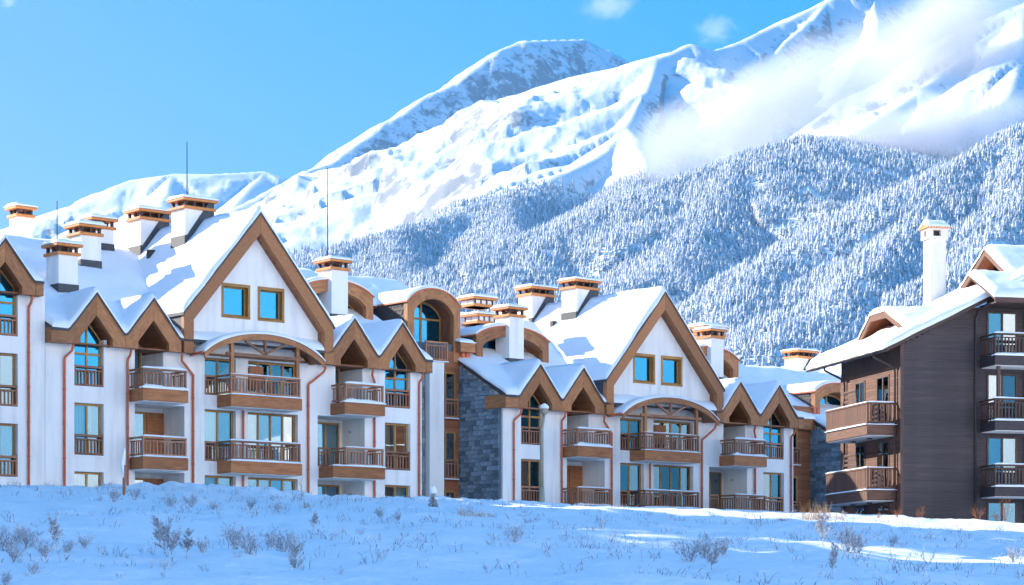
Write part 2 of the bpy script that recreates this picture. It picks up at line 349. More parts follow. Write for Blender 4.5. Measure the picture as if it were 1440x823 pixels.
# ------------------------------------------------------------------ mountains: ridges with flanks, gullies and noise
def P3(p): return ((p[0] - 720) / FPX * p[2] * 1000, p[2] * 1000, (YH - p[1]) / FPX * p[2] * 1000)
RIDGES = [  # (points px,py,km), slope left of travel, slope right of travel
 ([(-200, 400, 10.6), (-40, 345, 10.5), (50, 330, 10.3), (90, 293, 10.2), (135, 281, 10.1), (190, 253, 10), (245, 244, 10), (300, 245, 10), (370, 241, 10.2), (420, 262, 10.3), (520, 300, 10.5)], .7, .5),
 ([(245, 244, 10), (225, 290, 9.3), (190, 340, 8.6)], .5, .6), ([(370, 241, 10.2), (330, 290, 9.4), (300, 330, 8.8)], .5, .6), ([(135, 281, 10.1), (110, 320, 9.5)], .5, .6),
 ([(330, 292, 7.85), (395, 257, 7.95), (430, 241, 8.0), (470, 229, 8.1), (500, 206, 8.2), (555, 166, 8.4), (605, 131, 8.6), (640, 116, 8.7), (700, 71, 8.9), (735, 57, 9.0), (820, 55, 9.2), (850, 70, 9.2), (880, 86, 9.2), (980, 150, 9.3)], .7, 1.0),
 ([(820, 55, 9.2), (858, 100, 9.0)], .7, .5), ([(430, 241, 8.0), (440, 275, 7.7)], .6, .6),
 ([(940, 74, 6.6), (880, 93, 6.7), (800, 112, 6.9), (720, 140, 7.05), (640, 180, 7.2), (560, 226, 7.4), (480, 273, 7.55), (400, 326, 7.7), (330, 372, 7.8)], .42, .6),
 ([(720, 140, 7.05), (640, 205, 6.6), (540, 270, 6.2), (440, 330, 5.9)], .42, .42),
 ([(968, 62, 6.6), (1000, 72, 6.7), (1040, 58, 6.9), (1100, 31, 7.1), (1165, 0, 7.3), (1200, -15, 7.4), (1280, -5, 7.5), (1400, 20, 7.6), (1600, 40, 7.6)], .6, .7),
 ([(1165, 0, 7.3), (1140, 28, 7.1), (1075, 90, 6.75), (1035, 135, 6.5)], .95, .6),
 ([(1230, -8, 7.4), (1230, 60, 6.9), (1180, 130, 6.3)], .9, .6),
 ([(968, 62, 6.6), (925, 82, 6.4), (905, 130, 6.1), (885, 180, 5.8), (850, 216, 5.5), (790, 245, 5.2), (700, 287, 4.9), (600, 318, 4.7), (500, 345, 4.5), (400, 385, 4.3), (300, 430, 4.1)], .8, .42),
 ([(885, 180, 5.8), (905, 225, 5.3), (900, 275, 4.9)], .8, .5), ([(700, 287, 4.9), (720, 330, 4.5), (700, 370, 4.2)], .8, .5), ([(540, 333, 4.57), (560, 385, 4.15), (550, 430, 3.85)], .6, .45),
 ([(1600, -60, 6.4), (1500, -20, 6.2), (1440, 12, 6.0), (1380, 60, 5.8), (1300, 120, 5.5), (1200, 190, 5.2), (1120, 225, 5.0)], .7, .5),
 ([(1440, 12, 6.0), (1440, 80, 5.5), (1400, 150, 5.1)], .8, .5),
 ([(1330, 190, 5.0), (1180, 198, 4.75), (1120, 200, 4.6), (1060, 216, 4.5), (1000, 241, 4.4), (900, 276, 4.25), (800, 311, 4.1), (690, 352, 3.95), (600, 388, 3.8), (500, 425, 3.7)], .40, .75),
 ([(1060, 216, 4.5), (985, 300, 4.0), (935, 385, 3.55), (900, 470, 3.2)], .55, .38),
 ([(800, 311, 4.1), (745, 380, 3.7), (700, 450, 3.35)], .5, .38),
 ([(1620, 130, 4.3), (1440, 186, 4.0), (1380, 216, 3.9), (1300, 256, 3.75), (1220, 296, 3.6), (1150, 332, 3.5), (1050, 392, 3.3), (960, 450, 3.2)], .55, .6),
 ([(1300, 256, 3.75), (1255, 350, 3.35), (1180, 430, 3.05)], .7, .42), ([(1440, 186, 4.0), (1420, 300, 3.5), (1360, 390, 3.15)], .8, .42),
]
NC, NR = 820, 500
pcol = np.linspace(-330, 1770, NC); rrow = np.geomspace(2050, 11800, NR)
PX, RR = np.meshgrid(pcol, rrow, indexing='ij')
MY = RR; MX = (PX - 720) / FPX * RR
wx = MX + 22 * fbm(MX / 380, MY / 380, 4); wy = MY + 22 * fbm(MX / 380 + 31, MY / 380 - 7, 4)
H = np.full(MX.shape, -1e9); DM = np.zeros(MX.shape)
for pts, ml, mrr in RIDGES:
    q = [P3(p) for p in pts]
    best = np.full(MX.shape, -1e9)
    for a, b_ in zip(q[:-1], q[1:]):
        dx, dy = b_[0] - a[0], b_[1] - a[1]; L2 = dx * dx + dy * dy
        t = np.clip(((wx - a[0]) * dx + (wy - a[1]) * dy) / L2, 0, 1)
        ex, ey = wx - (a[0] + t * dx), wy - (a[1] + t * dy); d = np.hypot(ex, ey)
        side = dx * ey - dy * ex; dr = d; d = np.sqrt(d * d + 196) - 14
        m_ = mrr + (ml - mrr) * sstep(-.8, .8, side / (math.sqrt(L2) * dr + 1e-6)); zc = a[2] + t * (b_[2] - a[2])
        h = zc - m_ * d * (1 + d / 2600)
        u_ = h > best; best = np.where(u_, h, best)
        big = h > H; DM = np.where(big, d, DM); H = np.where(big, h, H)
amp = np.clip(DM, 0, 500)
gul = fbm(MX / 620, MY / 760, 5, .45, True); fine = fbm(MX / 120 + 9, MY / 120, 5, .5)
crag = fbm(MX / 150 + 4, MY / 150, 5, .5, True); hi = sstep(850, 1250, H)
H = H + amp * .21 * gul + np.clip(DM * .03 + .8, 0, 7) * fine + hi * np.clip(DM * .04, 0, 9) * crag + hi * np.clip(DM * .02, 0, 3.2) * fbm(MX / 55, MY / 75 + 3, 4, .6, True) + .7 * sstep(9500, 7500, RR) * fine
base = 25 + (RR - 2100) * .035; H = np.maximum(H, base + 4 * fine)
H = 5 + (H - 5) * sstep(2080, 2900, RR)
# mountain material
m, t, b = nodes_mat('mountain')
geo = N(t, 'ShaderNodeNewGeometry'); sx = N(t, 'ShaderNodeSeparateXYZ'); t.links.new(geo.outputs['Normal'], sx.inputs[0])
v = coord(t, 'Object'); nA = noise(t, coord(t, 'Object', (1, 1, .4)), 1 / 38, 10, .72); nB = noise(t, v, 1 / 420, 4, .6); nC = noise(t, v, 1 / 12, 4, .6)
sp = N(t, 'ShaderNodeSeparateXYZ'); t.links.new(geo.outputs['Position'], sp.inputs[0])
def math2(op, a, b_, c=None):
    n = N(t, 'ShaderNodeMath', operation=op)
    for i, x in enumerate((a, b_, c)):
        if x is None: continue
        if isinstance(x, (int, float)): n.inputs[i].default_value = x
        else: t.links.new(x, n.inputs[i])
    return n.outputs[0]
steep = math2('SUBTRACT', 1.0, sx.outputs[2])                      # 0 flat .. 1 cliff
rk = math2('ADD', math2('MULTIPLY', steep, 2.2), math2('MULTIPLY_ADD', nA, 1.7, -1.12))
rr_ = ramp(t, [(.30, (0, 0, 0)), (.50, (1, 1, 1))]); t.links.new(rk, rr_.inputs[0])
rr_.color_ramp.elements[1].color = (.75, .75, .75, 1)
scr = ramp(t, [(.60, (0, 0, 0)), (.66, (.8, .8, .8))]); t.links.new(nC, scr.inputs[0])          # scrub poking through the snow
scm = ramp(t, [(.50, (0, 0, 0)), (.62, (1, 1, 1))]); t.links.new(nB, scm.inputs[0])
c1 = mixc(t, rr_.outputs[0], (.78, .80, .82), (.15, .17, .20))
c2 = mixc(t, math2('MULTIPLY', scr.outputs[0], scm.outputs[0]), c1, (.30, .31, .32))
t.links.new(c2, b.inputs['Base Color']); b.inputs['Roughness'].default_value = .8; b.inputs['Specular IOR Level'].default_value = .1
bump(t, b, nA, .5, 7)
mnt = link('mountain_range', grid_mesh('mountain_range', MX, MY, H, 'mountain'))
tag(mnt, 'steep snow covered mountain range behind the buildings', 'mountain', kind='structure')

# ------------------------------------------------------------------ frosted conifer forest on the lower slopes (one mass)
m, t, b = nodes_mat('frosted_tree')
geo = N(t, 'ShaderNodeNewGeometry'); v = coord(t, 'Object'); n1 = noise(t, v, .42, 3, .7)
at = N(t, 'ShaderNodeAttribute', attribute_name='frost'); 
f_ = N(t, 'ShaderNodeMath', operation='ADD'); t.links.new(n1, f_.inputs[0]); t.links.new(at.outputs['Fac'], f_.inputs[1])
rr_ = ramp(t, [(.44, (.17, .20, .22)), (.62, (.44, .47, .50)), (.90, (.80, .82, .85))]); t.links.new(f_.outputs[0], rr_.inputs[0])
t.links.new(rr_.outputs[0], b.inputs['Base Color']); b.inputs['Roughness'].default_value = .9; b.inputs['Specular IOR Level'].default_value = .05
EL = H / RR; run = np.maximum.accumulate(EL, axis=1)
treeline = 930 + 130 * fbm(MX / 500, MY / 500, 4) + 190 * sstep(120, 420, MX) * sstep(5200, 4900, MY) + 120 * sstep(150, 350, MX) + 260 * sstep(300, 600, MX) * sstep(5100, 4800, MY)
hz = np.gradient(H, axis=0) ; 
okm = (H < treeline) & (RR > 2500) & (RR < 6400) & (EL > run - .0045) & (YH - EL * FPX < np.interp(PX, [0, 380, 620, 760, 1160], [400, 430, 470, 540, 560])) & (PX > -40) & (PX < 1480)
dpc = pcol[1] - pcol[0]; cellA = (dpc / FPX * RR) * (RR * (rrow[1] / rrow[0] - 1)); dens = np.where(okm, cellA / 24.0, 0)
rsn = np.random.RandomState(11)
thin = np.clip((treeline - H) / 130, .12, 1) * np.clip(.85 + 1.2 * fbm(MX / 160 + 3, MY / 160, 3), .25, 1.3)
cnt = rsn.poisson(dens * thin); ii, jj = np.nonzero(cnt); rep = cnt[ii, jj]; ii = np.repeat(ii, rep); jj = np.repeat(jj, rep)
keep = (ii < NC - 1) & (jj < NR - 1); ii, jj = ii[keep], jj[keep]; nT = len(ii)
if nT > 84000:
    s_ = rsn.choice(nT, 84000, replace=False); ii, jj = ii[s_], jj[s_]; nT = 84000
fa, fb = rsn.rand(nT), rsn.rand(nT)
def bil(A): return (A[ii, jj] * (1 - fa) + A[ii + 1, jj] * fa) * (1 - fb) + (A[ii, jj + 1] * (1 - fa) + A[ii + 1, jj + 1] * fa) * fb
TX, TY, TZ = bil(MX), bil(MY), bil(H)
th = rsn.uniform(6.5, 13, nT) * rsn.choice([1, 1, 1.45], nT) * np.clip((1150 - TZ) / 500 + .45, .5, 1.0); tw = th * rsn.uniform(.22, .34, nT); rot = rsn.uniform(0, 6.28, nT)
tiers = [(0.08, 1.0, .55), (.36, .74, .80), (.64, .42, 1.04)]; NS = 5
tv = []; tf = []; tfr = []
for z0, r_, z1 in tiers:
    o = len(tv)
    for k in range(NS):
        a = 2 * math.pi * k / NS + z0 * 3; rr = r_ * (1.0 if k % 2 else .66); tv.append((math.cos(a) * rr, math.sin(a) * rr, z0 - (.03 if k % 2 else 0))); tfr.append(.10 if k % 2 else -.02)
    tv.append((0, 0, z1)); tfr.append(.06)
    tf += [(o + k, o + (k + 1) % NS, o + NS) for k in range(NS)]
tv = np.array(tv); tf = np.array(tf); nv = len(tv)
jit = rsn.uniform(.75, 1.3, (nT, nv)); cr, sr = np.cos(rot)[:, None], np.sin(rot)[:, None]
lx = tv[None, :, 0] * jit; ly = tv[None, :, 1] * jit
VX = TX[:, None] + (lx * cr - ly * sr) * tw[:, None]; VY = TY[:, None] + (lx * sr + ly * cr) * tw[:, None]; VZ = TZ[:, None] - .5 + tv[None, :, 2] * th[:, None]
me = bpy.data.meshes.new('forest'); me.vertices.add(nT * nv); me.vertices.foreach_set('co', np.stack([VX, VY, VZ], -1).astype(np.float32).ravel())
tri = (tf[None] + (np.arange(nT) * nv)[:, None, None]).reshape(-1, 3)
me.loops.add(tri.size); me.loops.foreach_set('vertex_index', tri.ravel().astype(np.int32))
me.polygons.add(len(tri)); me.polygons.foreach_set('loop_start', np.arange(0, tri.size, 3, dtype=np.int32)); me.update(calc_edges=True)
fa_ = me.attributes.new('frost', 'FLOAT', 'POINT')
fa_.data.foreach_set('value', (np.array(tfr)[None] + rsn.uniform(.08, .32, nT)[:, None]).astype(np.float32).ravel())
me.materials.append(MATS['frosted_tree'])
forest = link('conifer_forest', me); tag(forest, 'frosted conifer forest covering the lower mountain slopes', 'forest', kind='stuff')
print('trees', nT)

# ------------------------------------------------------------------ building pieces (local frame: x along facade, y back, z up)
PITCH = .175
def balusters(parent, a, b_, y, z0, z1, axis='x', w_=.065, pitch=PITCH, mat='rail'):
    n = max(1, int(round((b_ - a) / pitch))); me = box_mesh('baluster', mat, w_, w_ * .6, z1 - z0) if axis == 'x' else box_mesh('baluster', mat, w_ * .6, w_, z1 - z0)
    for i in range(n):
        p = a + (b_ - a) * (i + .5) / n
        link('baluster', me, parent, (p, y, z0) if axis == 'x' else (y, p, z0))
def french_rail(parent, x0, x1, y, z, h=.88, mat='rail'):
    mb = MB().box(x0, x1, y - .05, y + .05, z + h - .09, z + h).box(x0, x1, y - .035, y + .035, z + h - .24, z + h - .18).box(x0, x1, y - .04, y + .04, z + .02, z + .10)
    mb.box(x0, x0 + .08, y - .042, y + .042, z, z + h - .005).box(x1 - .08, x1, y - .042, y + .042, z, z + h - .005)
    r = mb.build('railing', mat, parent); balusters(r, x0 + .12, x1 - .12, y, z + .10, z + h - .24, mat=mat)
    MB().box(x0 - .02, x1 + .02, y - .09, y + .03, z - .045, z - .005).build('snow', 'snow', r)
    return r
def balcony(parent, x0, x1, zd, yw=.5, dep=1.08, box_h=.52, rail_h=.87, left=True, right=True, snow_amt=1.0, box_x0=None, boxmat='deckbox', mat='rail', ext=None):
    """cantilevered deck box with its railing; zd = top of the deck"""
    yf = yw - dep; bx = x0 if box_x0 is None else box_x0
    b_ = MB().box(bx, x1 + .08, yf - .06, yw - .005, zd - box_h, zd).build('balcony', boxmat, parent, bevel=.015)
    MB().box(bx + .07, x1 + .01, yf + .03, yw - .02, zd - box_h - .03, zd - box_h - .003).build('soffit', 'plaster', b_)
    ps = .085; f = MB()
    f.box(x0, x1, yf - .05, yf + .05, zd + rail_h - .08, zd + rail_h).box(x0 + .05, x1 - .05, yf - .03, yf + .03, zd + rail_h - .21, zd + rail_h - .16).box(x0 + .05, x1 - .05, yf - .035, yf + .035, zd + .07, zd + .14)
    posts = [x0, x1 - ps] + ([(x0 + x1) / 2 - ps / 2] if x1 - x0 > 3 else [])
    for p in posts: f.box(p, p + ps, yf - .043, yf + .043, zd, zd + rail_h - .004)
    for on, xs in ((left, x0 + .05), (right, x1 - .05)):
        if on:
            f.box(xs - .048, xs + .048, yf + .06, yw, zd + rail_h - .082, zd + rail_h - .002).box(xs - .03, xs + .03, yf + .06, yw, zd + rail_h - .21, zd + rail_h - .16).box(xs - .03, xs + .03, yf + .06, yw, zd + .07, zd + .14)
    f.build('rail_frame', mat, b_)
    edges = [x0 + ps] + sorted(p + ps for p in posts[2:]) + [x1 - ps]
    for a, c in zip(edges[:-1], edges[1:]): balusters(b_, a + .02, c - (ps if c != edges[-1] else 0) - .02, yf, zd + .14, zd + rail_h - .21, mat=mat)
    for on, xs in ((left, x0 + .05), (right, x1 - .05)):
        if on: balusters(b_, yf + .10, yw - .05, xs, zd + .14, zd + rail_h - .21, 'y', mat=mat)
    h = .035 + .06 * snow_amt; rs = random.random() * 9
    field('rail_snow', 'snow', lin(x0 - .02, x1 + .02, .18), lin(yf - .06, yf + .06, .04), lambda X, Y: zd + rail_h + 0 * X, b_, thick=h, inset=.06, skirt=-.004, seed=rs)
    field('deck_snow', 'snow', lin(bx - .03, x1 + .12, .2), lin(yf - .10, yf + .22, .08), lambda X, Y: zd + 0 * X, b_, thick=.05 + .11 * snow_amt, inset=.12, skirt=-.004, seed=rs + 3)
    return b_
def window(parent, x0, x1, z0, z1, y, cols=2, transom=None, curtain=0, fw=.085, name='window', rail=False, peak=None, sill=True, fmat='frame', gm='glass'):
    """timber window at depth y; peak=(apex x, apex z, shoulder z) makes the head a gable"""
    f = MB(); ws = [x0 + (x1 - x0) * i / cols for i in range(cols + 1)]; zt = z1 if peak is None else peak[2]
    f.box(x0, x1, y - .05, y + .05, z0, z0 + fw); f.box(x0, x0 + fw, y - .048, y + .048, z0 + .002, zt); f.box(x1 - fw, x1, y - .048, y + .048, z0 + .002, zt)
    def head(x): return zt if peak is None else peak[2] + (peak[1] - peak[2]) * (1 - abs(x - peak[0]) / max(peak[0] - x0, x1 - peak[0]))
    if peak is None: f.box(x0, x1, y - .05, y + .05, z1 - fw, z1)
    else:
        f.prism([(x0, zt - fw), (peak[0], peak[1] - fw * 1.3), (peak[0], peak[1]), (x0, zt)], y - .05, y + .05); f.prism([(x1, zt - fw), (peak[0], peak[1] - fw * 1.3), (peak[0], peak[1]), (x1, zt)], y - .05, y + .05)
    for x in ws[1:-1]: f.box(x - fw * .55, x + fw * .55, y - .044, y + .044, z0 + .003, head(x) - .02)
    if transom: f.box(x0 + .004, x1 - .004, y - .052, y + .046, transom - fw * .55, transom + fw * .55)
    wn = f.build(name, fmat, parent)
    for i in range(cols):
        a, c = ws[i] + fw * .6, ws[i + 1] - fw * .6
        if peak is None:
            segs = [(z0 + fw * .5, z1 - fw * .5)] if not transom else [(z0 + fw * .5, transom - fw * .3), (transom + fw * .3, z1 - fw * .5)]
            for s0, s1 in segs: piece('pane', gm, a, c, y - .012, y + .012, s0, s1, wn)
        else:
            tz = transom or zt
            piece('pane', gm, a, c, y - .012, y + .012, z0 + fw * .5, tz, wn)
            MB().prism([(a, tz), (c, tz), (c, head(c) - .05), (a, head(a) - .05)], y - .012, y + .012).build('pane', gm, wn)
    if curtain:
        for i in range(cols):
            if curtain & (1 << i):
                a, c = ws[i] + .02, ws[i + 1] - .02; n = max(4, int((c - a) / .05)); mb = MB(); vs = []
                wide = .45 + .55 * random.random(); side = random.random() < .5; c2 = a + (c - a) * wide if side else c; a2 = a if side else c - (c - a) * wide
                for k in range(n + 1):
                    x = a2 + (c2 - a2) * k / n; yy = y + .16 + .03 * math.sin(k * 1.7 + i)
                    vs += [(x, yy, z0 + .05), (x, yy, zt - .04)]
                mb.add(vs, [(2 * k, 2 * k + 2, 2 * k + 3, 2 * k + 1) for k in range(n)]); mb.build('curtain', 'curtain', wn, smooth=True)
    if sill: MB().box(x0 - .03, x1 + .03, y - .28, y - .052, z0 - .04, z0 - .002).build('sill', 'frame', wn)
    return wn
def downpipe(parent, x, y, ztop, zbot, dx=0.0, r=.055, mat='copper'):
    pts = [(x + dx, y - .28, ztop), (x + dx, y - .28, ztop - .12), (x + dx * .95, y - .2, ztop - .28), (x, y - .02, ztop - (.42 + abs(dx) * .6)), (x, y, ztop - (.55 + abs(dx) * .6)), (x, y, zbot)]
    mb = MB().tube(pts, r, 8)
    z = zbot + 1.2
    while z < ztop - 1: mb.tube([(x, y, z), (x, y, z + .06)], r * 1.3, 8); mb.box(x - .015, x + .015, y, y + .16, z + .015, z + .045); z += 1.45
    return mb.build('downpipe', mat, parent, smooth=True)
def chimney(parent, x0, x1, y0, y1, zb, zt, slope=0.0, n=(3, 2), rod=0.0, flash=True):
    """white stack, brown band, short posts, brown cap slab with snow on it; slope = rise per metre in x of the roof it stands on"""
    hb = zt - .62
    c = MB().box(x0, x1, y0, y1, zb, hb).build('chimney', 'plaster', parent)
    MB().box(x0 - .1, x1 + .1, y0 - .1, y1 + .1, hb, hb + .14).build('band', 'capband', c, bevel=.02)
    me = box_mesh('post', 'dark_trim', .12, .12, .24)
    for i in range(n[0]):
        for j in range(n[1]):
            if 0 < i < n[0] - 1 and 0 < j < n[1] - 1: continue
            link('post', me, c, (x0 + .06 + (x1 - x0 - .12) * i / (n[0] - 1), y0 + .06 + (y1 - y0 - .12) * j / (n[1] - 1), hb + .14))
    MB().box(x0 + .25, x1 - .25, y0 + .25, y1 - .25, hb + .1, hb + .3).build('flue', 'dark_trim', c)
    MB().box(x0 - .17, x1 + .17, y0 - .17, y1 + .17, hb + .38, hb + .50).build('cap', 'capband', c, bevel=.02)
    field('cap_snow', 'snow', lin(x0 - .19, x1 + .19, .12), lin(y0 - .19, y1 + .19, .12), lambda X, Y: hb + .502 + 0 * X, c, thick=.17, inset=.25, skirt=-.002, seed=random.random() * 50)
    if flash:
        if slope: MB().prism([(x0, zb), (x1 + .02, zb), (x1 + .02, zb + .78 + slope * (x1 - x0)), (x1 - .12, zb + .78 + slope * (x1 - x0)), (x0 + .1, zb + .80), (x0 - .03, zb + .80), (x0 - .03, zb)], y0 - .03, y1 + .03).build('flashing', 'flashing', c)
        else: MB().box(x0 - .03, x1 + .03, y0 - .03, y1 + .03, zb, zb + .78).build('flashing', 'flashing', c)
    if rod: MB().tube([((x0 + x1) / 2, y1 - .1, hb), ((x0 + x1) / 2, y1 - .1, zt + rod)], [.032, .018], 5).build('lightning_rod', 'dark_trim', c)
    return c
def arc_pts(cx, zc, rx, rz, a0, a1, n): return [(cx + rx * math.cos(a0 + (a1 - a0) * i / n), zc + rz * math.sin(a0 + (a1 - a0) * i / n)) for i in range(n + 1)]
def arch_dormer(parent, x0, x1, y0, yback, zleg, zspring, ztop, leg=.42, band=.5, glass=True, rail=False, cols=2):
    """barrel-roofed dormer: timber arch front, recessed timber niche with a window, cheeks and a snow-covered barrel roof"""
    cx, hw = (x0 + x1) / 2, (x1 - x0) / 2; NA = 14
    def out(x): return zspring + (ztop - zspring) * math.sqrt(max(0, 1 - ((x - cx) / hw) ** 2 * .82)) / 1.0 - (ztop - zspring) * math.sqrt(.18)
    k = (ztop - zspring) / (out(cx) - out(x0)); base = out(x0)
    def zo(x): return zspring + (out(x) - base) * k
    ihw = hw - leg
    def zi(x): return zspring - .18 + ((out(cx + (x - cx) * hw / ihw) - base) * k) * .98 - band + .16
    d = MB(); xs = [x0 + (x1 - x0) * i / NA for i in range(NA + 1)]; xi = [cx - ihw + 2 * ihw * i / NA for i in range(NA + 1)]
    for i in range(NA):
        d.prism([(xi[i], zi(xi[i])), (xi[i + 1], zi(xi[i + 1])), (xs[i + 1], zo(xs[i + 1])), (xs[i], zo(xs[i]))], y0, y0 + .3, grain=(xs[i + 1] - xs[i], 0, zo(xs[i + 1]) - zo(xs[i])))
    zk = zi(xi[0])
    d.prism([(x0, zleg), (x0 + leg, zleg), (xi[0], zk), (xs[0], zo(xs[0]))], y0, y0 + .3, grain=(0, 0, 1)); d.prism([(x1 - leg, zleg), (x1, zleg), (xs[-1], zo(xs[-1])), (xi[-1], zk)], y0, y0 + .3, grain=(0, 0, 1))
    dm = d.build('dormer', 'fascia', parent)
    # niche lining and back
    ln = MB()
    for i in range(NA): ln.prism([(xi[i], zi(xi[i])), (xi[i + 1], zi(xi[i + 1])), (xi[i + 1], zi(xi[i + 1]) + .05), (xi[i], zi(xi[i]) + .05)], y0 + .3, y0 + 1.2)
    ln.box(xi[0] - .05, xi[0], y0 + .3, y0 + 1.2, zleg, zk + .02, (0, 0, 1)); ln.box(xi[-1], xi[-1] + .05, y0 + .3, y0 + 1.2, zleg, zk + .02, (0, 0, 1))
    ln.build('lining', 'soffit', dm)
    fr = MB(); yw = y0 + 1.05
    for i in range(NA): fr.prism([(xi[i], zi(xi[i]) - .12), (xi[i + 1], zi(xi[i + 1]) - .12), (xi[i + 1], zi(xi[i + 1])), (xi[i], zi(xi[i]))], yw, yw + .1)
    ww = [xi[0] + (xi[-1] - xi[0]) * i / cols for i in range(cols + 1)]
    for x in ww: fr.box(max(xi[0], x - .06), min(xi[-1], x + .06), yw + .004, yw + .096, zleg, zi(min(max(x, xi[0]), xi[-1])) - .02, (0, 0, 1))
    tz = zk - .15; fr.box(xi[0], xi[-1], yw - .004, yw + .09, tz - .05, tz + .05)
    w_ = fr.build('window', 'frame', dm)
    for a, c in zip(ww[:-1], ww[1:]):
        piece('pane', 'glass_sky_tint', a + .05, c - .05, yw + .035, yw + .06, zleg, tz, w_)
        MB().prism([(a + .05, tz)] + [(a + .05 + (c - a - .1) * i / 6, zi(a + .05 + (c - a - .1) * i / 6) - .08) for i in range(6, -1, -1)][::1] + [] if False else [(a + .05, tz), (c - .05, tz)] + [(c - .05 - (c - a - .1) * i / 6, zi(c - .05 - (c - a - .1) * i / 6) - .08) for i in range(7)], yw + .035, yw + .06).build('pane', 'glass_sky_tint', w_)
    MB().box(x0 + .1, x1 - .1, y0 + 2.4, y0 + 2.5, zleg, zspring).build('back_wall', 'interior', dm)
    # cheeks clad with shingles, barrel roof, snow
    ck = MB().box(x0 + .05, x0 + .13, y0 + .3, yback, zleg - .6, zspring - .05).box(x1 - .13, x1 - .05, y0 + .3, yback, zleg - .6, zspring - .05).build('cheek', 'flashing', dm)
    sh = MB(); r_ = 0; z = zleg + .05
    while z < zspring - .1:
        y = y0 + .32 + (r_ % 2) * .14
        while y < yback - .3:
            sh.add([(x0 + .05, y, z + .24), (x0 + .02, y, z), (x0 + .012, y + .14, z - .06), (x0 + .02, y + .28, z), (x0 + .05, y + .28, z + .24)], [(0, 1, 2, 3, 4)])
            y += .285
        z += .2; r_ += 1
    s_ = sh.build('shingles', 'shingle', dm); s_['kind'] = 'stuff'
    XS = lin(x0 - .06, x1 + .06, .14)
    hf = lambda X, Y: zspring + (np.sqrt(np.clip(1 - (np.clip((X - cx) / hw, -1, 1)) ** 2 * .82, 0, 1)) * (ztop - zspring) - (ztop - zspring) * math.sqrt(.18)) * k + .02
    field('roof', 'copper', XS, lin(y0 - .05, yback, .5), hf, dm, skirt=.07)
    field('snow_cover', 'snow', lin(x0 - .03, x1 + .03, .12), lin(y0 - .02, yback, .16), hf, dm, thick=.16, inset=.3, skirt=-.003, seed=x0)
    return dm
EAVE, TP, RIDGE_Y, ZP, ZA = 11.93, .53, 9.6, 13.56, 17.85
def rake(parent, p, hw, zo, za, thick_v, iw, zi, zb, y0, y1, leg):
    """two mitred bargeboards of a gable at x=p"""
    for s in (-1, 1):
        poly = [(p + s * leg, zb), (p + s * leg, zo), (p + s * hw, zo + .02), (p, za), (p, za - thick_v), (p + s * iw, zi), (p + s * iw, zb)]
        MB().prism(poly, y0, y1 if s < 0 else y1 - .002, grain=(-s * hw, 0, za - zo)).build('bargeboard', 'fascia', parent, bevel=.012)
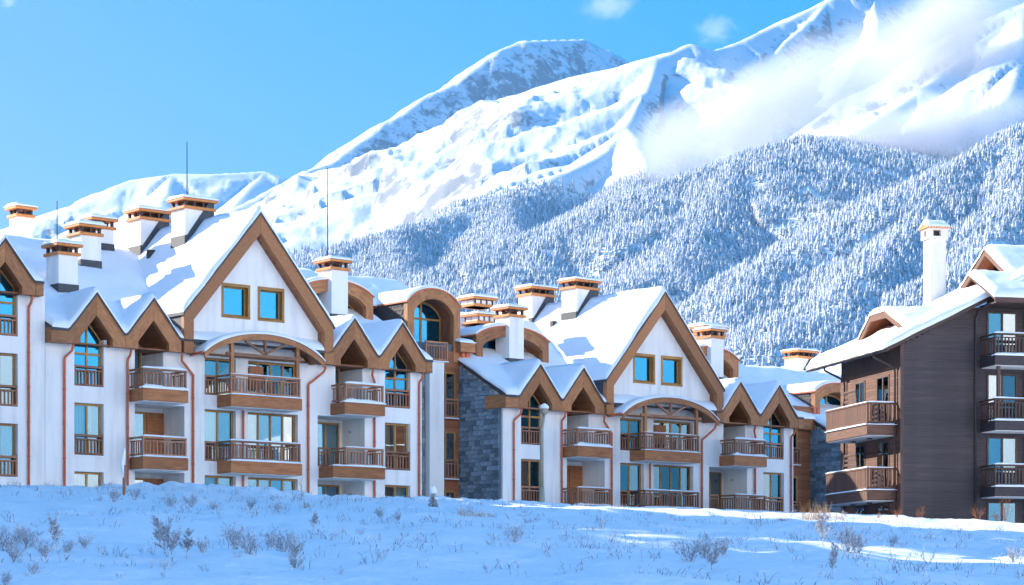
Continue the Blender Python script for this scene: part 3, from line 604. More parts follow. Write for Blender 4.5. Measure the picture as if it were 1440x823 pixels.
def apartment(name, u0, dz, mapx, label, xlo=-99, xhi=99, dormers=(), left_stone=False, chimneys=(), ground=4.8, ext_l=0.0, ext_r=0.0):
    """one stepped unit of the apartment row: broad timber gable between two pairs of small gables"""
    o = empty(name, site(u0, 0, dz), PHI); tag(o, label, 'building', 'white apartment buildings with timber gables')
    M = mapx; vis = lambda x: xlo < x < xhi
    zg = ground - dz - 1.0                                  # bottom of the walls, below the snow
    XL, XR = M(-10.48), M(9.79); F3, F2, F1 = 9.57, 6.64, 3.71
    # ---------------- front wall with openings
    rows = [(F2, 8.87), (F1, 5.95)]
    holes = []
    for a, c in ((-9.1, -7.68), (7.35, 8.86)): holes += [(M(a), M(c), F3, 11.62)] + [(M(a), M(c), z0, z1) for z0, z1 in rows]
    for a, c in ((-2.6, -.96), (-.31, 2.4)): holes += [(M(a), M(c), F3, 11.25)] + [(M(a), M(c), z0, z1 + .08) for z0, z1 in rows]
    holes += [(M(-6.15), M(-4.72), F3, 11.62), (M(4.5), M(6.05), F3, 11.62)]
    for a, c in ((-6.15, -3.64), (3.5, 6.18)): holes += [(M(a), M(c), z0, 9.0 if z0 == F2 else 6.08) for z0, z1 in rows]
    wall = wall_grid('front_wall', 'plaster', XL + .25 - ext_l, XR - .25 + ext_r, zg, 11.62, .5, .82, [h for h in holes if vis((h[0] + h[1]) / 2) and h[3] > zg], o)
    # ---------------- loggias
    for a, c, al, cl in ((-6.15, -4.72, -6.15, -3.64), (4.5, 6.05, 3.5, 6.18)):
        if not vis(a): continue
        for z0, z1, x0, x1 in ((F3, 12.6, M(a), M(c)), (F2, 9.0, M(al), M(cl)), (F1, 6.08, M(al), M(cl))):
            if z1 < zg + 1: continue
            lg = MB().box(x0 - .12, x0 - .004, .82, 2.3, z0 - .1, z1).box(x1 + .004, x1 + .12, .82, 2.3, z0 - .1, z1).box(x0 - .12, x1 + .12, 2.3, 2.42, z0 - .1, z1)
            lg.box(x0 - .12, x1 + .12, .822, 2.3, z0 - .22, z0 - .1)
            if z0 != F3: lg.box(x0 - .12, x1 + .12, .822, 2.3, z1, z1 + .12)
            lw = lg.build('loggia', 'plaster', o)
            if a < 0 and z0 != F3:
                window(o, x0 + .05, x1 - .95, z0, z1 - .2, 2.22, 2, curtain=1, sill=False)
                pn = MB().box(x1 - .9, x1 - .02, 2.2, 2.28, z0, z1 - .2).build('door', 'deckbox', o); 
                for q in range(9): piece('plank', 'deckbox', x1 - .88, x1 - .04, 2.17, 2.199, z0 + .02 + q * .24, z0 + .245 + q * .24, pn) if z0 + .25 + q * .24 < z1 - .2 else None
            else:
                window(o, x0 + .05, x1 - (.1 if z0 == F3 else .25), z0, z1 - (.9 if z0 == F3 else .15), 2.22, 2 if z0 == F3 else 3, sill=False, curtain=2)
                if z0 != F3: MB().box(x1 - .06, x1 - .005, 1.5, 1.7, z0 + 1.72, z0 + 1.85).build('wall_lamp', 'metal', lw)
    # ---------------- windows in bays
    for bi, (a, c, p) in enumerate(((-9.1, -7.68, -8.3), (7.35, 8.86, 8.02))):
        if not vis((a + c) / 2): continue
        a, c, p = M(a), M(c), M(p)
        window(o, a + .02, c - .02, F3, 11.6, .74, 2, transom=10.98, peak=((a + c) / 2, 12.42, 11.6), curtain=0, sill=False, gm='glass_sky_tint')
        french_rail(o, a + .01, c - .01, .56, F3 + .02)
        for ri, (z0, z1) in enumerate(rows):
            if z1 < zg + 1: continue
            window(o, a + .02, c - .02, z0, z1 - .01, .74, 2, curtain=(3, 1, 2)[(ri + bi) % 3], sill=False); french_rail(o, a + .01, c - .01, .56, z0 + .02)
    if vis(0):
        for z0, z1 in ((F3, 11.24), (F2, 8.94), (F1, 6.02)):
            if z1 < zg + 1: continue
            window(o, M(-2.6) + .02, M(-.96) - .02, z0, z1, .76, 2, curtain=1 if z0 != F3 else 0, sill=False)
            window(o, M(-.31) + .02, M(2.4) - .02, z0, z1, .76, 4, curtain=(8 if z0 != F3 else 0), sill=False)
            if z0 != F1: french_rail(o, M(-2.58), M(-2.0), .57, z0 + .02)
        for z0, z1 in ((F3, 11.3), (F2, 9.0)):
            if z0 == F3: piece('shutter', 'siding', M(-.3), M(.45), .40, .47, F3 + .4, 11.0, o)
        for z0 in (F3, F2):
            if z0 > zg + .6: balcony(o, M(-1.96), M(1.77), z0 + .0, rail_h=.9, snow_amt=.25 if z0 == F3 else .5)
    for z0 in (F3, F2):
        if z0 < zg + .6: continue
        if vis(-5): balcony(o, M(-6.43), M(-4.23), z0, snow_amt=1.2 if z0 == F3 else .5)
        if vis(5):
            balcony(o, M(4.26), M(6.44), z0, snow_amt=1.2 if z0 == F3 else .5, box_x0=M(4.2 if z0 == F3 else 3.55))
            if z0 == F2: french_rail(o, M(3.55), M(4.2), .57, z0 + .02)
    # ---------------- pipes
    for x, dx in ((-9.61, .25), (-6.55, .0), (-3.24, -.75), (2.93, .75), (6.69, -.3), (9.33, .0)):
        if vis(x): downpipe(o, M(x), .42, 11.3 if abs(x) > 4 else 11.25, zg, dx)
    # ---------------- timber gables
    y0, y1 = 0.0, .26
    for p in (-8.3, -5.5, 5.22, 8.02):
        if not vis(p): continue
        pm = M(p); k = M(p + .5) - M(p - .5)
        rake(o, pm, 1.27 * k, 12.0, ZP, .98, .77 * k, 11.62, 11.3, y0, y1, 1.4 * k)
        ln = MB(); dp = .62 if abs(p) > 6 else 2.25
        for s in (-1, 1):
            ln.prism([(pm + s * .77 * k, 11.62), (pm, ZP - .98), (pm, ZP - .93), (pm + s * .82 * k, 11.64)], y1, y1 + dp, grain=(0, 1, 0)); ln.prism([(pm + s * .77 * k, 11.3), (pm + s * .82 * k, 11.3), (pm + s * .82 * k, 11.64), (pm + s * .77 * k, 11.62)], y1, y1 + dp, grain=(0, 1, 0))
        if abs(p) < 6: ln.prism([(pm - .8 * k, 11.0), (pm + .8 * k, 11.0), (pm + .8 * k, 11.62), (pm, 12.62), (pm - .8 * k, 11.62)], y1 + dp - .1, y1 + dp, grain=(1, 0, 0))
        ln.build('lining', 'soffit', o)
    for a, c in ((-10.48, -9.7), (9.42, 9.79)):
        if vis(a + .1): MB().box(M(a), M(c), -.02, 1.6, 11.3, 11.93).build('eave_beam', 'fascia', o, bevel=.012)
    for a, c in ((-4.1, -4.0), (3.82, 4.0)):
        pass
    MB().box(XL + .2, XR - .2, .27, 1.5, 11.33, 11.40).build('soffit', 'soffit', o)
    if vis(0):
        hw = M(4.0); hl = -M(-4.0)
        for s, h_ in ((-1, hl), (1, hw)):
            iw = h_ - .5
            poly = [(s * h_, 11.3), (s * h_, 13.1), (0, ZA), (0, ZA - .95), (s * iw, 12.78), (s * iw, 11.3)]
            MB().prism(poly, -.06, .22 if s < 0 else .218, grain=(-s * h_, 0, ZA - 13.1)).build('bargeboard', 'fascia', o, bevel=.015)
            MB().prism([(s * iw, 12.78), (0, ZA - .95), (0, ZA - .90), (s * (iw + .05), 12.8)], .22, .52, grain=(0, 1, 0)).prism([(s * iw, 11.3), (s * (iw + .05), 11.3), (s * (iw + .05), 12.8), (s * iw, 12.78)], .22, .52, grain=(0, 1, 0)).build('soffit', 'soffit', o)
        # gable wall with two square windows
        wl = [(M(-1.7), M(-.23)), (M(.23), M(1.62))]; zw0, zw1 = 13.1, 14.6
        top = lambda x: ZA - .85 - abs(x) * (ZA - .9 - 12.8) / ((hw if x > 0 else hl) - .45)
        g = MB(); xs = [-hl + .4, wl[0][0], wl[0][1], 0, wl[1][0], wl[1][1], hw - .4]
        for a, c in zip(xs[:-1], xs[1:]):
            inw = any(abs(a - q[0]) < .01 for q in wl)
            if inw:
                g.prism([(a, 11.62), (c, 11.62), (c, zw0), (a, zw0)], .5, .82); g.prism([(a, zw1), (c, zw1), (c, top(c)), (a, top(a))], .5, .82)
            else: g.prism([(a, 11.62), (c, 11.62), (c, top(c)), (a, top(a))], .5, .82)
        g.build('gable_wall', 'plaster', o)
        for a, c in wl:
            window(o, a + .10, c - .10, zw0 + .1, zw1 - .1, .74, 1, fw=.07, curtain=0, gm='glass_sky_tint')
            f = MB().box(a - .02, c + .02, .47, .56, zw1 - .12, zw1 + .02).box(a - .02, c + .02, .46, .56, zw0 - .02, zw0 + .11).box(a - .02, a + .10, .472, .558, zw0 + .1, zw1 - .1).box(c - .1, c + .02, .472, .558, zw0 + .1, zw1 - .1)
            f.box(a + .0, a + .1, .56, .7, zw0 + .1, zw1 - .1).box(c - .1, c, .56, .7, zw0 + .1, zw1 - .1).build('window_surround', 'frame', o)
        # arched canopy on a small truss over the top balcony
        cx, hs, zs, zc = -.15, M(3.2), 11.32, 12.32
        def za_(x): return zs + (zc - zs) * (math.sqrt(max(0, 1 - ((x - cx) / hs) ** 2 * .75)) - .5) / .5
        n = 20; xs = [cx - hs + 2 * hs * i / n for i in range(n + 1)]; slab = MB(); fas = MB()
        for a, c in zip(xs[:-1], xs[1:]):
            slab.prism([(a, za_(a) - .07), (c, za_(c) - .07), (c, za_(c)), (a, za_(a))], -.62, .5)
            fas.prism([(a, za_(a) - .26), (c, za_(c) - .26), (c, za_(c) - .01), (a, za_(a) - .01)], -.70, -.62, grain=(c - a, 0, za_(c) - za_(a)))
        can = slab.build('canopy', 'soffit', o); fas.build('arch_board', 'fascia', can)
        ty = -.55; tr = MB().box(M(-2.15), M(1.95), ty - .06, ty + .06, 11.28, 11.42).box(-.16, -.04, ty - .05, ty + .05, 11.42, 12.05)
        tr.bar((-.1, ty, 11.44), (-1.15, ty, za_(-1.15) - .28), .1).bar((-.1, ty, 11.44), (.95, ty, za_(.95) - .28), .1); tr.build('truss', 'rail', can)
        for x in (M(-1.95), M(1.55)): MB().box(x, x + .16, ty - .08, ty + .08, F3 + .9, za_(x) - .25).build('post', 'fascia', can)
        field('snow_cover', 'snow', lin(cx - hs - .02, cx + hs + .02, .16), lin(-.74, .49, .1), lambda X, Y: zs + (zc - zs) * (np.sqrt(np.clip(1 - (np.clip((X - cx) / hs, -1, 1)) ** 2 * .75, 0, 1)) - .5) / .5, can, thick=.17, inset=.25, skirt=-.003, seed=u0)
        MB().tube([(cx - hs - .02, -.6, za_(cx - hs)), (cx - hs - .02, .4, za_(cx - hs) - .05)], .07, 8).build('gutter', 'copper', can)
        # dark cheeks of the big roof
        for s, h_ in ((-1, hl), (1, hw)): MB().box(*sorted((s * (h_ - .1), s * (h_ - .02))), .22, 6, 11.4, 13.1).build('cheek', 'flashing', o)
    # ---------------- shell and roofs
    DEP = 2 * RIDGE_Y
    lw_ = MB().prismx([(.82, zg), (DEP, zg), (DEP, EAVE - .2), (RIDGE_Y, EAVE + TP * RIDGE_Y - .3), (.82, EAVE + .1)], XL + .25, XL + .55).build('side_wall', 'plaster', o)
    MB().prismx([(.82, zg), (DEP, zg), (DEP, EAVE - .2), (RIDGE_Y, EAVE + TP * RIDGE_Y - .3), (.82, EAVE + .1)], XR - .55, XR - .25).build('side_wall', 'plaster', o)
    MB().box(XL + .55, XR - .55, DEP - .3, DEP, zg, EAVE - .2).build('back_wall', 'plaster', o)
    if left_stone:
        sw = MB().box(XL + .10, XL + .248, .62, 9, zg, EAVE - .1).build('stone_wall', 'mortar', o)
        z = zg + .6; r_ = 0
        rr = random.Random(5)
        while z < 15:
            h_ = rr.choice((.19, .23, .27)); y = .63
            while y < 4.3:
                L = rr.uniform(.28, .62); y2 = min(y + L, 4.4)
                if z + h_ < EAVE + TP * y - .12 and y2 - y > .12:
                    d_ = rr.choice((.02, .035, .05)); link('stone', box_mesh('stone', 'stone', d_, round(y2 - y - .02, 1), round(h_ - .02, 2)), sw, (XL + .10 - d_ / 2, (y + y2) / 2, z))
                y = y2
            z += h_
    P = [M(p) for p in (-8.3, -5.5, 5.22, 8.02)]; ks = [M(p + .5) - M(p - .5) for p in (-8.3, -5.5, 5.22, 8.02)]
    def h_main(X, Y):
        hm = EAVE + TP * np.minimum(Y, 2 * RIDGE_Y - Y)
        for p, k in zip(P, ks):
            w_ = np.abs(X - p) / k
            hm = np.maximum(hm, np.where(w_ < 1.42, ZP - 1.235 * w_, -99))
        return hm
    key = [x for p, k in zip(P, ks) for x in (p, p - 1.3 * k, p + 1.3 * k, p - 1.4 * k, p + 1.4 * k)]
    XS = [x for x in lin(XL, XR, .3) + key if XL <= x <= XR]; YS = lin(-.06, 4, .2) + lin(4.4, DEP + .5, .6) + [RIDGE_Y]
    field('roof', 'flashing', XS, YS, lambda X, Y: h_main(X, Y), o, skirt=.1, smooth=False)
    XS2 = [x for x in lin(XL + .02, XR - .02, .16) + key if XL + .02 <= x <= XR - .02]; YS2 = lin(-.04, 4.6, .12) + lin(4.8, DEP + .45, .3) + [RIDGE_Y]
    field('snow_cover', 'snow', XS2, YS2, lambda X, Y: h_main(X, Y) + .01, o, thick=.24, inset=.35, skirt=-.002, seed=u0 + 3)
    if not vis(0) and xlo > 0: hl = hw = 4.0
    hw = M(4.0); hl = -M(-4.0); sl_, sr_ = (ZA - 13.1) / hl, (ZA - 13.1) / hw
    hc = lambda X, Y: np.where(X < 0, ZA + X * sl_, ZA - X * sr_) + .01
    field('cross_roof', 'flashing', lin(-hl - .06, 0, .5) + lin(0, hw + .06, .5), lin(-.1, DEP - .5, 1), hc, o, skirt=.1, smooth=False)
    field('cross_snow', 'snow', lin(-hl - .04, 0, .16) + lin(0, hw + .04, .16), lin(-.08, 4, .14) + lin(4.2, DEP - .5, .3), lambda X, Y: hc(X, Y) + .01, o, thick=.3, inset=.35, skirt=-.002, seed=u0 + 9)
    if vis(0) or xhi == 1:
        MB().box(-1.35, -1.0, 7.2, 7.5, ZA - 1.5, ZA - .92).build('roof_vent', 'dark_trim', o, bevel=.03)
    if xhi > 50 and vis(0): MB().tube([(M(-.63), .40, 8.98), (M(-.63), .40, zg)], .05, 8).build('downpipe', 'copper', o, smooth=True)
    for c in chimneys: chimney(o, *c[0], **c[1])
    for d in dormers: arch_dormer(o, *d[0], **d[1])
    return o
idm = lambda x: x
mapA = idm
mapB = lambda x: x * 1.02 if x < 0 else x * 1.065
def front_ch(x): return ((x, x + .96, 3.4, 4.5, 13.4, 16.9), dict(n=(3, 3)))
def ridge_ch(y, x0=-1.05, rod=0): return ((x0, x0 + 1.55, y, y + 1.15, ZA - 1.19 * 1.05 - .1, 19.15), dict(slope=1.19, n=(4, 3), rod=rod))
def px_ch(px, top, y, w_, d_, rod=0):                      # stack whose front left corner and cap edge show at (px, top)
    u, zt = loc(px, top, y); return ((u, u + w_, y, y + d_, EAVE + TP * min(y, 2 * RIDGE_Y - y) - .2, zt + .1), dict(n=(3, 3), rod=rod))
A = apartment('apartment_building', 0, 0, mapA, 'white apartment building with broad timber gable beside the slim brown stair tower', ext_l=.25,
    dormers=[((4.75, 9.05, 3.7, 7.5, 13.6, 15.25, 15.85), {})],
    chimneys=[px_ch(82.4, 341, 3.4, .96, 1.1, rod=1.9), (front_ch(6.36)[0], dict(n=(3, 3), rod=4.4)), ridge_ch(8.5), ridge_ch(4.6, rod=2.7), px_ch(113.6, 314, 6.6, 1.05, 1.1), px_ch(131, 305, 9.0, 1.1, 1.1), px_ch(24.6, 289, 12.4, .8, .8)])
Lb = apartment('apartment_building', -20.62, 1.87, idm, 'white apartment building standing highest in the row, its end gable beside a copper downpipe', xlo=5.9, ext_r=.585, dormers=[], chimneys=[])
Bb = apartment('apartment_building', 25.0, -1.35, mapB, 'white apartment building with blue grey stone side wall and broad timber gable', left_stone=True,
    dormers=[((-9.5, -4.7, 3.7, 7.5, 13.6, 15.25, 15.85), {}), ((5.0, 9.2, 3.7, 7.5, 13.6, 15.25, 15.85), {})],
    chimneys=[front_ch(-7.6), front_ch(6.75), ridge_ch(9.3), ridge_ch(5.7), ((9.0, 10.6, 6.2, 7.3, 14.5, 17.5), dict(n=(4, 3)))])
Cb = apartment('apartment_building', 50.0, -2.7, idm, 'snowy roofed apartment building half hidden behind the dark timber chalet', xlo=-1, xhi=1, left_stone=True, dormers=[((-9.6, -5.4, 3.7, 7.5, 13.6, 15.25, 15.85), {})], chimneys=[ridge_ch(13.0)])

# ------------------------------------------------------------------ brown stair tower between the first two units (part of the first building)
def plank_wall(parent, mat, x0, x1, y, z0, z1, h=.16, holes=(), name='plank', th=.025, gap=.008):
    z = z0
    while z < z1 - .02:
        zt = min(z + h, z1); cuts = [(x0, x1)]
        for a, c, b0, b1 in holes:
            if b0 < z + h * .5 < b1: cuts = [q for s_, e in cuts for q in ((s_, min(e, a)), (max(s_, c), e)) if q[1] - q[0] > .03]
        for a, c in cuts: piece(name, mat, a, c, y - th, y, z, zt - gap, parent)
        z += h
def stair_tower(o, x0, xp0, xp1, x1, y, ztop, zg):
    sh = MB().box(x0, x1, y + .12, 17.5, zg, ztop).build('tower_wall', 'mortar', o)
    MB().box(xp0, xp1, y - .35, y + .118, zg, 12.33).build('pier', 'plaster', o)
    wins = [(xp1 + .30, xp1 + .98, a, c) for a, c in ((9.62, 11.9), (6.6, 8.95), (3.65, 6.0)) if c > zg + 1]
    sd = MB().box(xp1, x1 - .55, y + .05, y + .118, zg, 12.95).build('siding', 'siding', o)
    plank_wall(sd, 'siding', xp1, x1 - .55, y + .05, zg, 12.9, .19, [(a, c, b0, b1) for a, c, b0, b1 in wins])
    for a, c, b0, b1 in wins:
        window(o, a, c, b0, b1, y + .02, 1, sill=False, fw=.09); french_rail(o, a - .08, c + .08, y - .12, b0, h=.95)
    for a, c in ((x1 - .55, x1 - .32), (x1 - .27, x1)): MB().box(a, c, y - .12, y + .117, zg, 12.95).build('pilaster', 'copper', o, bevel=.03)
    MB().box(x1 - .28, x1 - .31, y - .05, y + .117, zg, 12.95).build('joint', 'dark_trim', o)
    return sh
Tx0, Tx1 = 9.85, 15.02
stair_tower(A, Tx0, 12.25, 13.15, Tx1, 3.7, 13.3, 3.8)
tw_ = MB().box(9.82, 12.245, 3.70, 3.815, 3.8, 12.2).build('stone_strip', 'mortar', A)
rr = random.Random(8); z = 4.2
while z < 12:
    h_ = rr.choice((.24, .3)); x = 10.9
    while x < 12.2: x2 = min(12.22, x + rr.uniform(.4, .8)); link('stone', box_mesh('stone_front', 'stone', round(x2 - x - .02, 1), .04, round(h_ - .02, 2)), tw_, ((x + x2) / 2, 3.68, z)); x = x2
    z += h_
MB().box(Tx1 - .85, Tx1 + .1, 3.3, 5.0, 12.92, 13.38).build('eave_beam', 'fascia', A, bevel=.015)
field('snow_patch', 'snow', lin(Tx1 - .9, Tx1 + .12, .12), lin(3.28, 5.2, .15), lambda X, Y: 13.385 + .2 * (Y - 3.28), A, thick=.16, inset=.2, skirt=0, seed=4)
arch_dormer(A, 11.14, 14.45, 3.7, 8.0, 12.4, 15.22, 15.97, leg=.42, band=.48)
french_rail(A, 11.95, 13.35, 3.32, 12.36, h=.95)
tr_ = lambda X, Y: EAVE + TP * np.minimum(Y, 2 * RIDGE_Y - Y)
field('roof', 'flashing', lin(9.6, 15.15, .5), lin(6.2, 19, 1) + [RIDGE_Y], lambda X, Y: tr_(X, Y) - .01, A, skirt=.15, smooth=False)
field('snow_cover', 'snow', lin(9.62, 15.13, .2), lin(6.15, 19, .25), lambda X, Y: tr_(X, Y), A, thick=.26, inset=.35, skirt=-.002, seed=77)
for (px, y, top, w_) in ((667, 8.6, 417, 1.3), (672, 6.8, 441, 1.2)):
    u, zt = loc(px, top, y); chimney(A, u, u + w_, y, y + 1.1, EAVE + TP * y, zt + .12, n=(4, 3), flash=False)
# right-hand stair block of the second row unit: flat timber eave, boarded wall
u0, ze0 = loc(1114, 579, 3.0); u1, ze1 = loc(1163, 578, 3.0); u0 -= 25; u1 -= 25
MB().box(u0 - 1.2, u1, 3.0, 5.5, 11.6, 12.25).build('eave_beam', 'fascia', Bb, bevel=.015)
field('snow_cover', 'snow', lin(u0 - 1.4, u1 + .06, .2), lin(2.94, 18, .25), lambda X, Y: 12.26 + TP * np.minimum(Y - 3.0, 2 * RIDGE_Y - Y - 3.0), Bb, thick=.26, inset=.35, skirt=.02, seed=31)
MB().prismx([(3.05, 12.2), (16, 12.2), (9.6, 15.4)], u0 - 1, u1 - .3).build('gable_end', 'dark_trim', Bb)
stair_tower(Bb, u0 - 1.2, u0 - .6, u0 - .25, u1 - .35, 3.3, 12.2, 5.2)

# ------------------------------------------------------------------ dark timber chalet
CH = empty('timber_chalet', (17.4, 105, 0), R(13.7)); tag(CH, 'dark brown timber chalet with tall cream chimney and wooden balconies', 'building')
ZE, CS = 11.72, .49                                   # eave height, roof slope
zr = lambda x: ZE + CS * (x + 1)
zb = 3.3; rows3 = (8.45, 5.5, 2.6)
lw_ = MB().box(.03, .35, .03, 7.24, zb, 12.05).build('side_wall', 'chalet_trim', CH)
doors = [(a, c, z0, z0 + 2.3) for z0 in rows3 for a, c in ((1.3, 2.76), (4.15, 5.35))]
z = zb
rr = random.Random(3)
while z < 11.0:
    cuts = [(0.0, 7.24)]
    for a, c, b0, b1 in doors:
        if b0 < z + .08 < b1: cuts = [q for s_, e in cuts for q in ((s_, min(e, a)), (max(s_, c), e)) if q[1] - q[0] > .03]
    for a, c in cuts: piece('plank', 'chalet', -.0, .029, a, c, z, z + .125, lw_)
    z += .132
for a, c, b0, b1 in doors:
    if b1 < 4.5: continue
    d = MB().box(-.03, .05, a, a + .09, b0, b1).box(-.03, .05, c - .09, c, b0, b1).box(-.032, .05, a, c, b1 - .1, b1).box(-.028, .05, (a + c) / 2 - .05, (a + c) / 2 + .05, b0, b1 - .1).build('balcony_door', 'chalet_trim', CH)
    for q, r_ in ((a + .09, (a + c) / 2 - .05), ((a + c) / 2 + .05, c - .09)): piece('pane', 'glass', .0, .02, q, r_, b0 + .05, b1 - .1, d)
    MB().box(.08, .10, a + .7, c - .1, b0 + .05, b1 - .12).build('curtain', 'curtain', d)
fw_ = MB().prism([(.03, zb), (9.5, zb), (9.5, 13.7), (3.3, 13.7), (.03, zr(0) - .35)], .03, .35).build('front_wall', 'chalet_trim', CH)
cwin = [(4.15, 5.65, z0, z1) for z0, z1 in ((11.45, 13.55), (8.5, 10.75), (5.55, 7.9), (2.6, 4.98))] + [(5.95, 7.45, z0, z1) for z0, z1 in ((11.45, 13.55), (8.5, 10.75), (5.55, 7.9), (2.6, 4.98))]
z = zb
while z < 13.6:
    xs_ = max(0.0, (z + .3 - ZE) / CS - 1 + .05); cuts = [(xs_, 3.52), (3.68, 9.4)]
    for a, c, b0, b1 in cwin:
        if b0 < z + .08 < b1: cuts = [q for s_, e in cuts for q in ((s_, min(e, a)), (max(s_, c), e)) if q[1] - q[0] > .03]
    for a, c in cuts:
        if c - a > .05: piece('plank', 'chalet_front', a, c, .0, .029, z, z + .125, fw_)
    z += .132
for a, c, b0, b1 in cwin: window(CH, a, c, b0, b1, .0, 2, curtain=random.choice((0, 1, 2, 3)), sill=False, fmat='chalet_trim')
MB().box(-.04, .12, -.04, .12, zb, zr(0) - .25).build('corner_post', 'chalet_trim', CH)
MB().tube([(3.6, -.06, zb), (3.6, -.06, 13.2), (3.75, -.2, 13.6), (3.8, -1.2, 13.75)], .05, 8).build('downpipe', 'dark_trim', CH, smooth=True)
MB().box(9.2, 9.5, .35, 8, zb, 16).build('side_wall', 'chalet_trim', CH); MB().box(.35, 9.2, 7.0, 7.24, zb, 12.2).build('back_wall', 'chalet_trim', CH)
for y in (.45, 6.5): MB().tube([(-.95, y + .4, 11.62), (-.95, y + .4, 11.45), (-.12, y, 10.95), (-.1, y, 10.7), (-.1, y, zb)], .055, 8).build('downpipe', 'dark_trim', CH, smooth=True)
# left balconies
for bi, zd in enumerate((8.38, 5.45)):
    y0, y1, xo = .47, 5.5, -1.42
    bl = MB().box(xo, .0, y0, y1, zd - .46, zd).build('balcony', 'chalet', CH, bevel=.02)
    MB().box(xo + .06, -.02, y0 + .06, y1 - .06, zd - .49, zd - .463).build('soffit', 'concrete', bl)
    for q in (1.6, 3.6): MB().box(-.75, -.55, y0 + q - .1, y0 + q + .1, zd - .54, zd - .492).build('ceiling_lamp', 'dark_trim', bl)
    fr = MB().box(xo - .03, xo + .09, y0 - .03, y1, zd + .93, zd + 1.0).box(xo, xo + .05, y0 + .05, y1, zd + .08, zd + .15)
    fr.box(xo + .091, -.0, y0 - .03, y0 + .07, zd + .932, zd + .998).box(xo + .05, .0, y0, y0 + .05, zd + .08, zd + .15).box(xo + .09, 0, y1 - .1, y1, zd + .932, zd + .998)
    for y in (y0, y1 - .1): fr.box(xo, xo + .08, y, y + .09, zd, zd + .93)
    fr.build('rail_frame', 'chalet', bl)
    me = box_mesh('board', 'chalet', .03, .115, .86); n = 34
    for i in range(n): link('board', me, bl, (xo + .02, y0 + .12 + (y1 - y0 - .25) * i / (n - 1), zd + .07))
    balusters(bl, xo + .12, -.05, y0 + .02, zd + .15, zd + .93, 'x', .07, .15, 'chalet')
    for a in (0, 1): field('rail_snow', 'snow', lin(xo - .04, xo + .10, .05) if a == 0 else lin(xo, -.02, .12), lin(y0 - .03, y1, .15) if a == 0 else lin(y0 - .04, y0 + .08, .05), lambda X, Y: zd + 1.0 + 0 * X, bl, thick=.05, inset=.06, skirt=-.002, seed=bi + a)
    field('deck_snow', 'snow', lin(xo - .08, xo + .0, .04), lin(y0 - .06, y1, .15), lambda X, Y: zd + 0 * X, bl, thick=.07, inset=.06, skirt=-.002, seed=bi + 8)
    field('deck_snow', 'snow', lin(xo + .002, .0, .12), lin(y0 - .08, y0 - .002, .04), lambda X, Y: zd + 0 * X, bl, thick=.07, inset=.06, skirt=-.002, seed=bi + 9)
    sc_ = MB().bar((-1.05, 2.3, zd), (-1.05, 2.75, zd + 1.75), .07).bar((-1.05, 4.6, zd), (-1.05, 4.05, zd + 1.75), .07).bar((-1.05, 2.75, zd + 1.74), (-1.05, 4.05, zd + 1.74), .07).build('slatted_screen', 'chalet_trim', bl)
    for k in range(8): MB().box(-1.06, -1.03, 2.3 + .257 * (k * .21), 4.6 - .31 * (k * .21), zd + .2 + k * .21, zd + .31 + k * .21).build('slat', 'chalet_trim', sc_)
# right balconies
for zd in (11.4, 8.5, 5.55):
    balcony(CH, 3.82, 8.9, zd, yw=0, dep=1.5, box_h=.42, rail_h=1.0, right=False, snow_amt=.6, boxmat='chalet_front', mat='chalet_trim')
for x in (4.0,): MB().box(x, x + .14, -1.46, -1.32, 8.5, 11.0).build('post', 'chalet_trim', CH)
# roof
hcf = lambda X, Y: np.where(X < 9.6, zr(X), zr(9.6) - CS * (X - 9.6))
rf = field('roof', 'chalet_trim', lin(-1.0, 14, .5) + [9.6], lin(-.62, 8.85, .5), hcf, CH, skirt=.16, smooth=False)
MB().prism([(-1.0, zr(-1) - .2), (-1, zr(-1) + .04), (9.6, zr(9.6) + .04), (9.6, zr(9.6) - .2)], -.66, -.60, grain=(1, 0, CS)).build('bargeboard', 'chalet_trim', rf)
MB().prism([(-.9, zr(-.9) - .17), (-.9, zr(-.9) - .2), (9.6, zr(9.6) - .2), (9.6, zr(9.6) - .17)], -.59, 8.8, grain=(0, 1, 0)).build('soffit', 'concrete', rf)
MB().tube([(-1.06, -.66, zr(-1) - .1), (-1.06, 8.9, zr(-1) - .1)], .075, 8).build('gutter', 'dark_trim', rf, smooth=True)
field('snow_cover', 'snow', lin(-1.12, 14, .2) + [9.6], lin(-.72, 8.9, .2), lambda X, Y: hcf(X, Y) + .01, CH, thick=.36, inset=.4, skirt=.03, seed=12)
hb = lambda X, Y: 14.02 + .5 * (Y + 1.75)
bf = field('bay_roof', 'chalet_trim', lin(3.75, 14, .5), lin(-1.75, .9, .5), hb, CH, skirt=.2, smooth=False)
MB().box(3.7, 12, -1.82, -1.76, 13.75, 14.02).build('eave_board', 'chalet_trim', bf); MB().box(3.8, 12, -1.75, .0, 13.72, 13.78).build('soffit', 'chalet_trim', bf)
field('snow_cover', 'snow', lin(3.65, 14, .2), lin(-1.85, .9, .2), lambda X, Y: hb(X, Y) + .01, CH, thick=.3, inset=.4, skirt=.02, seed=19)
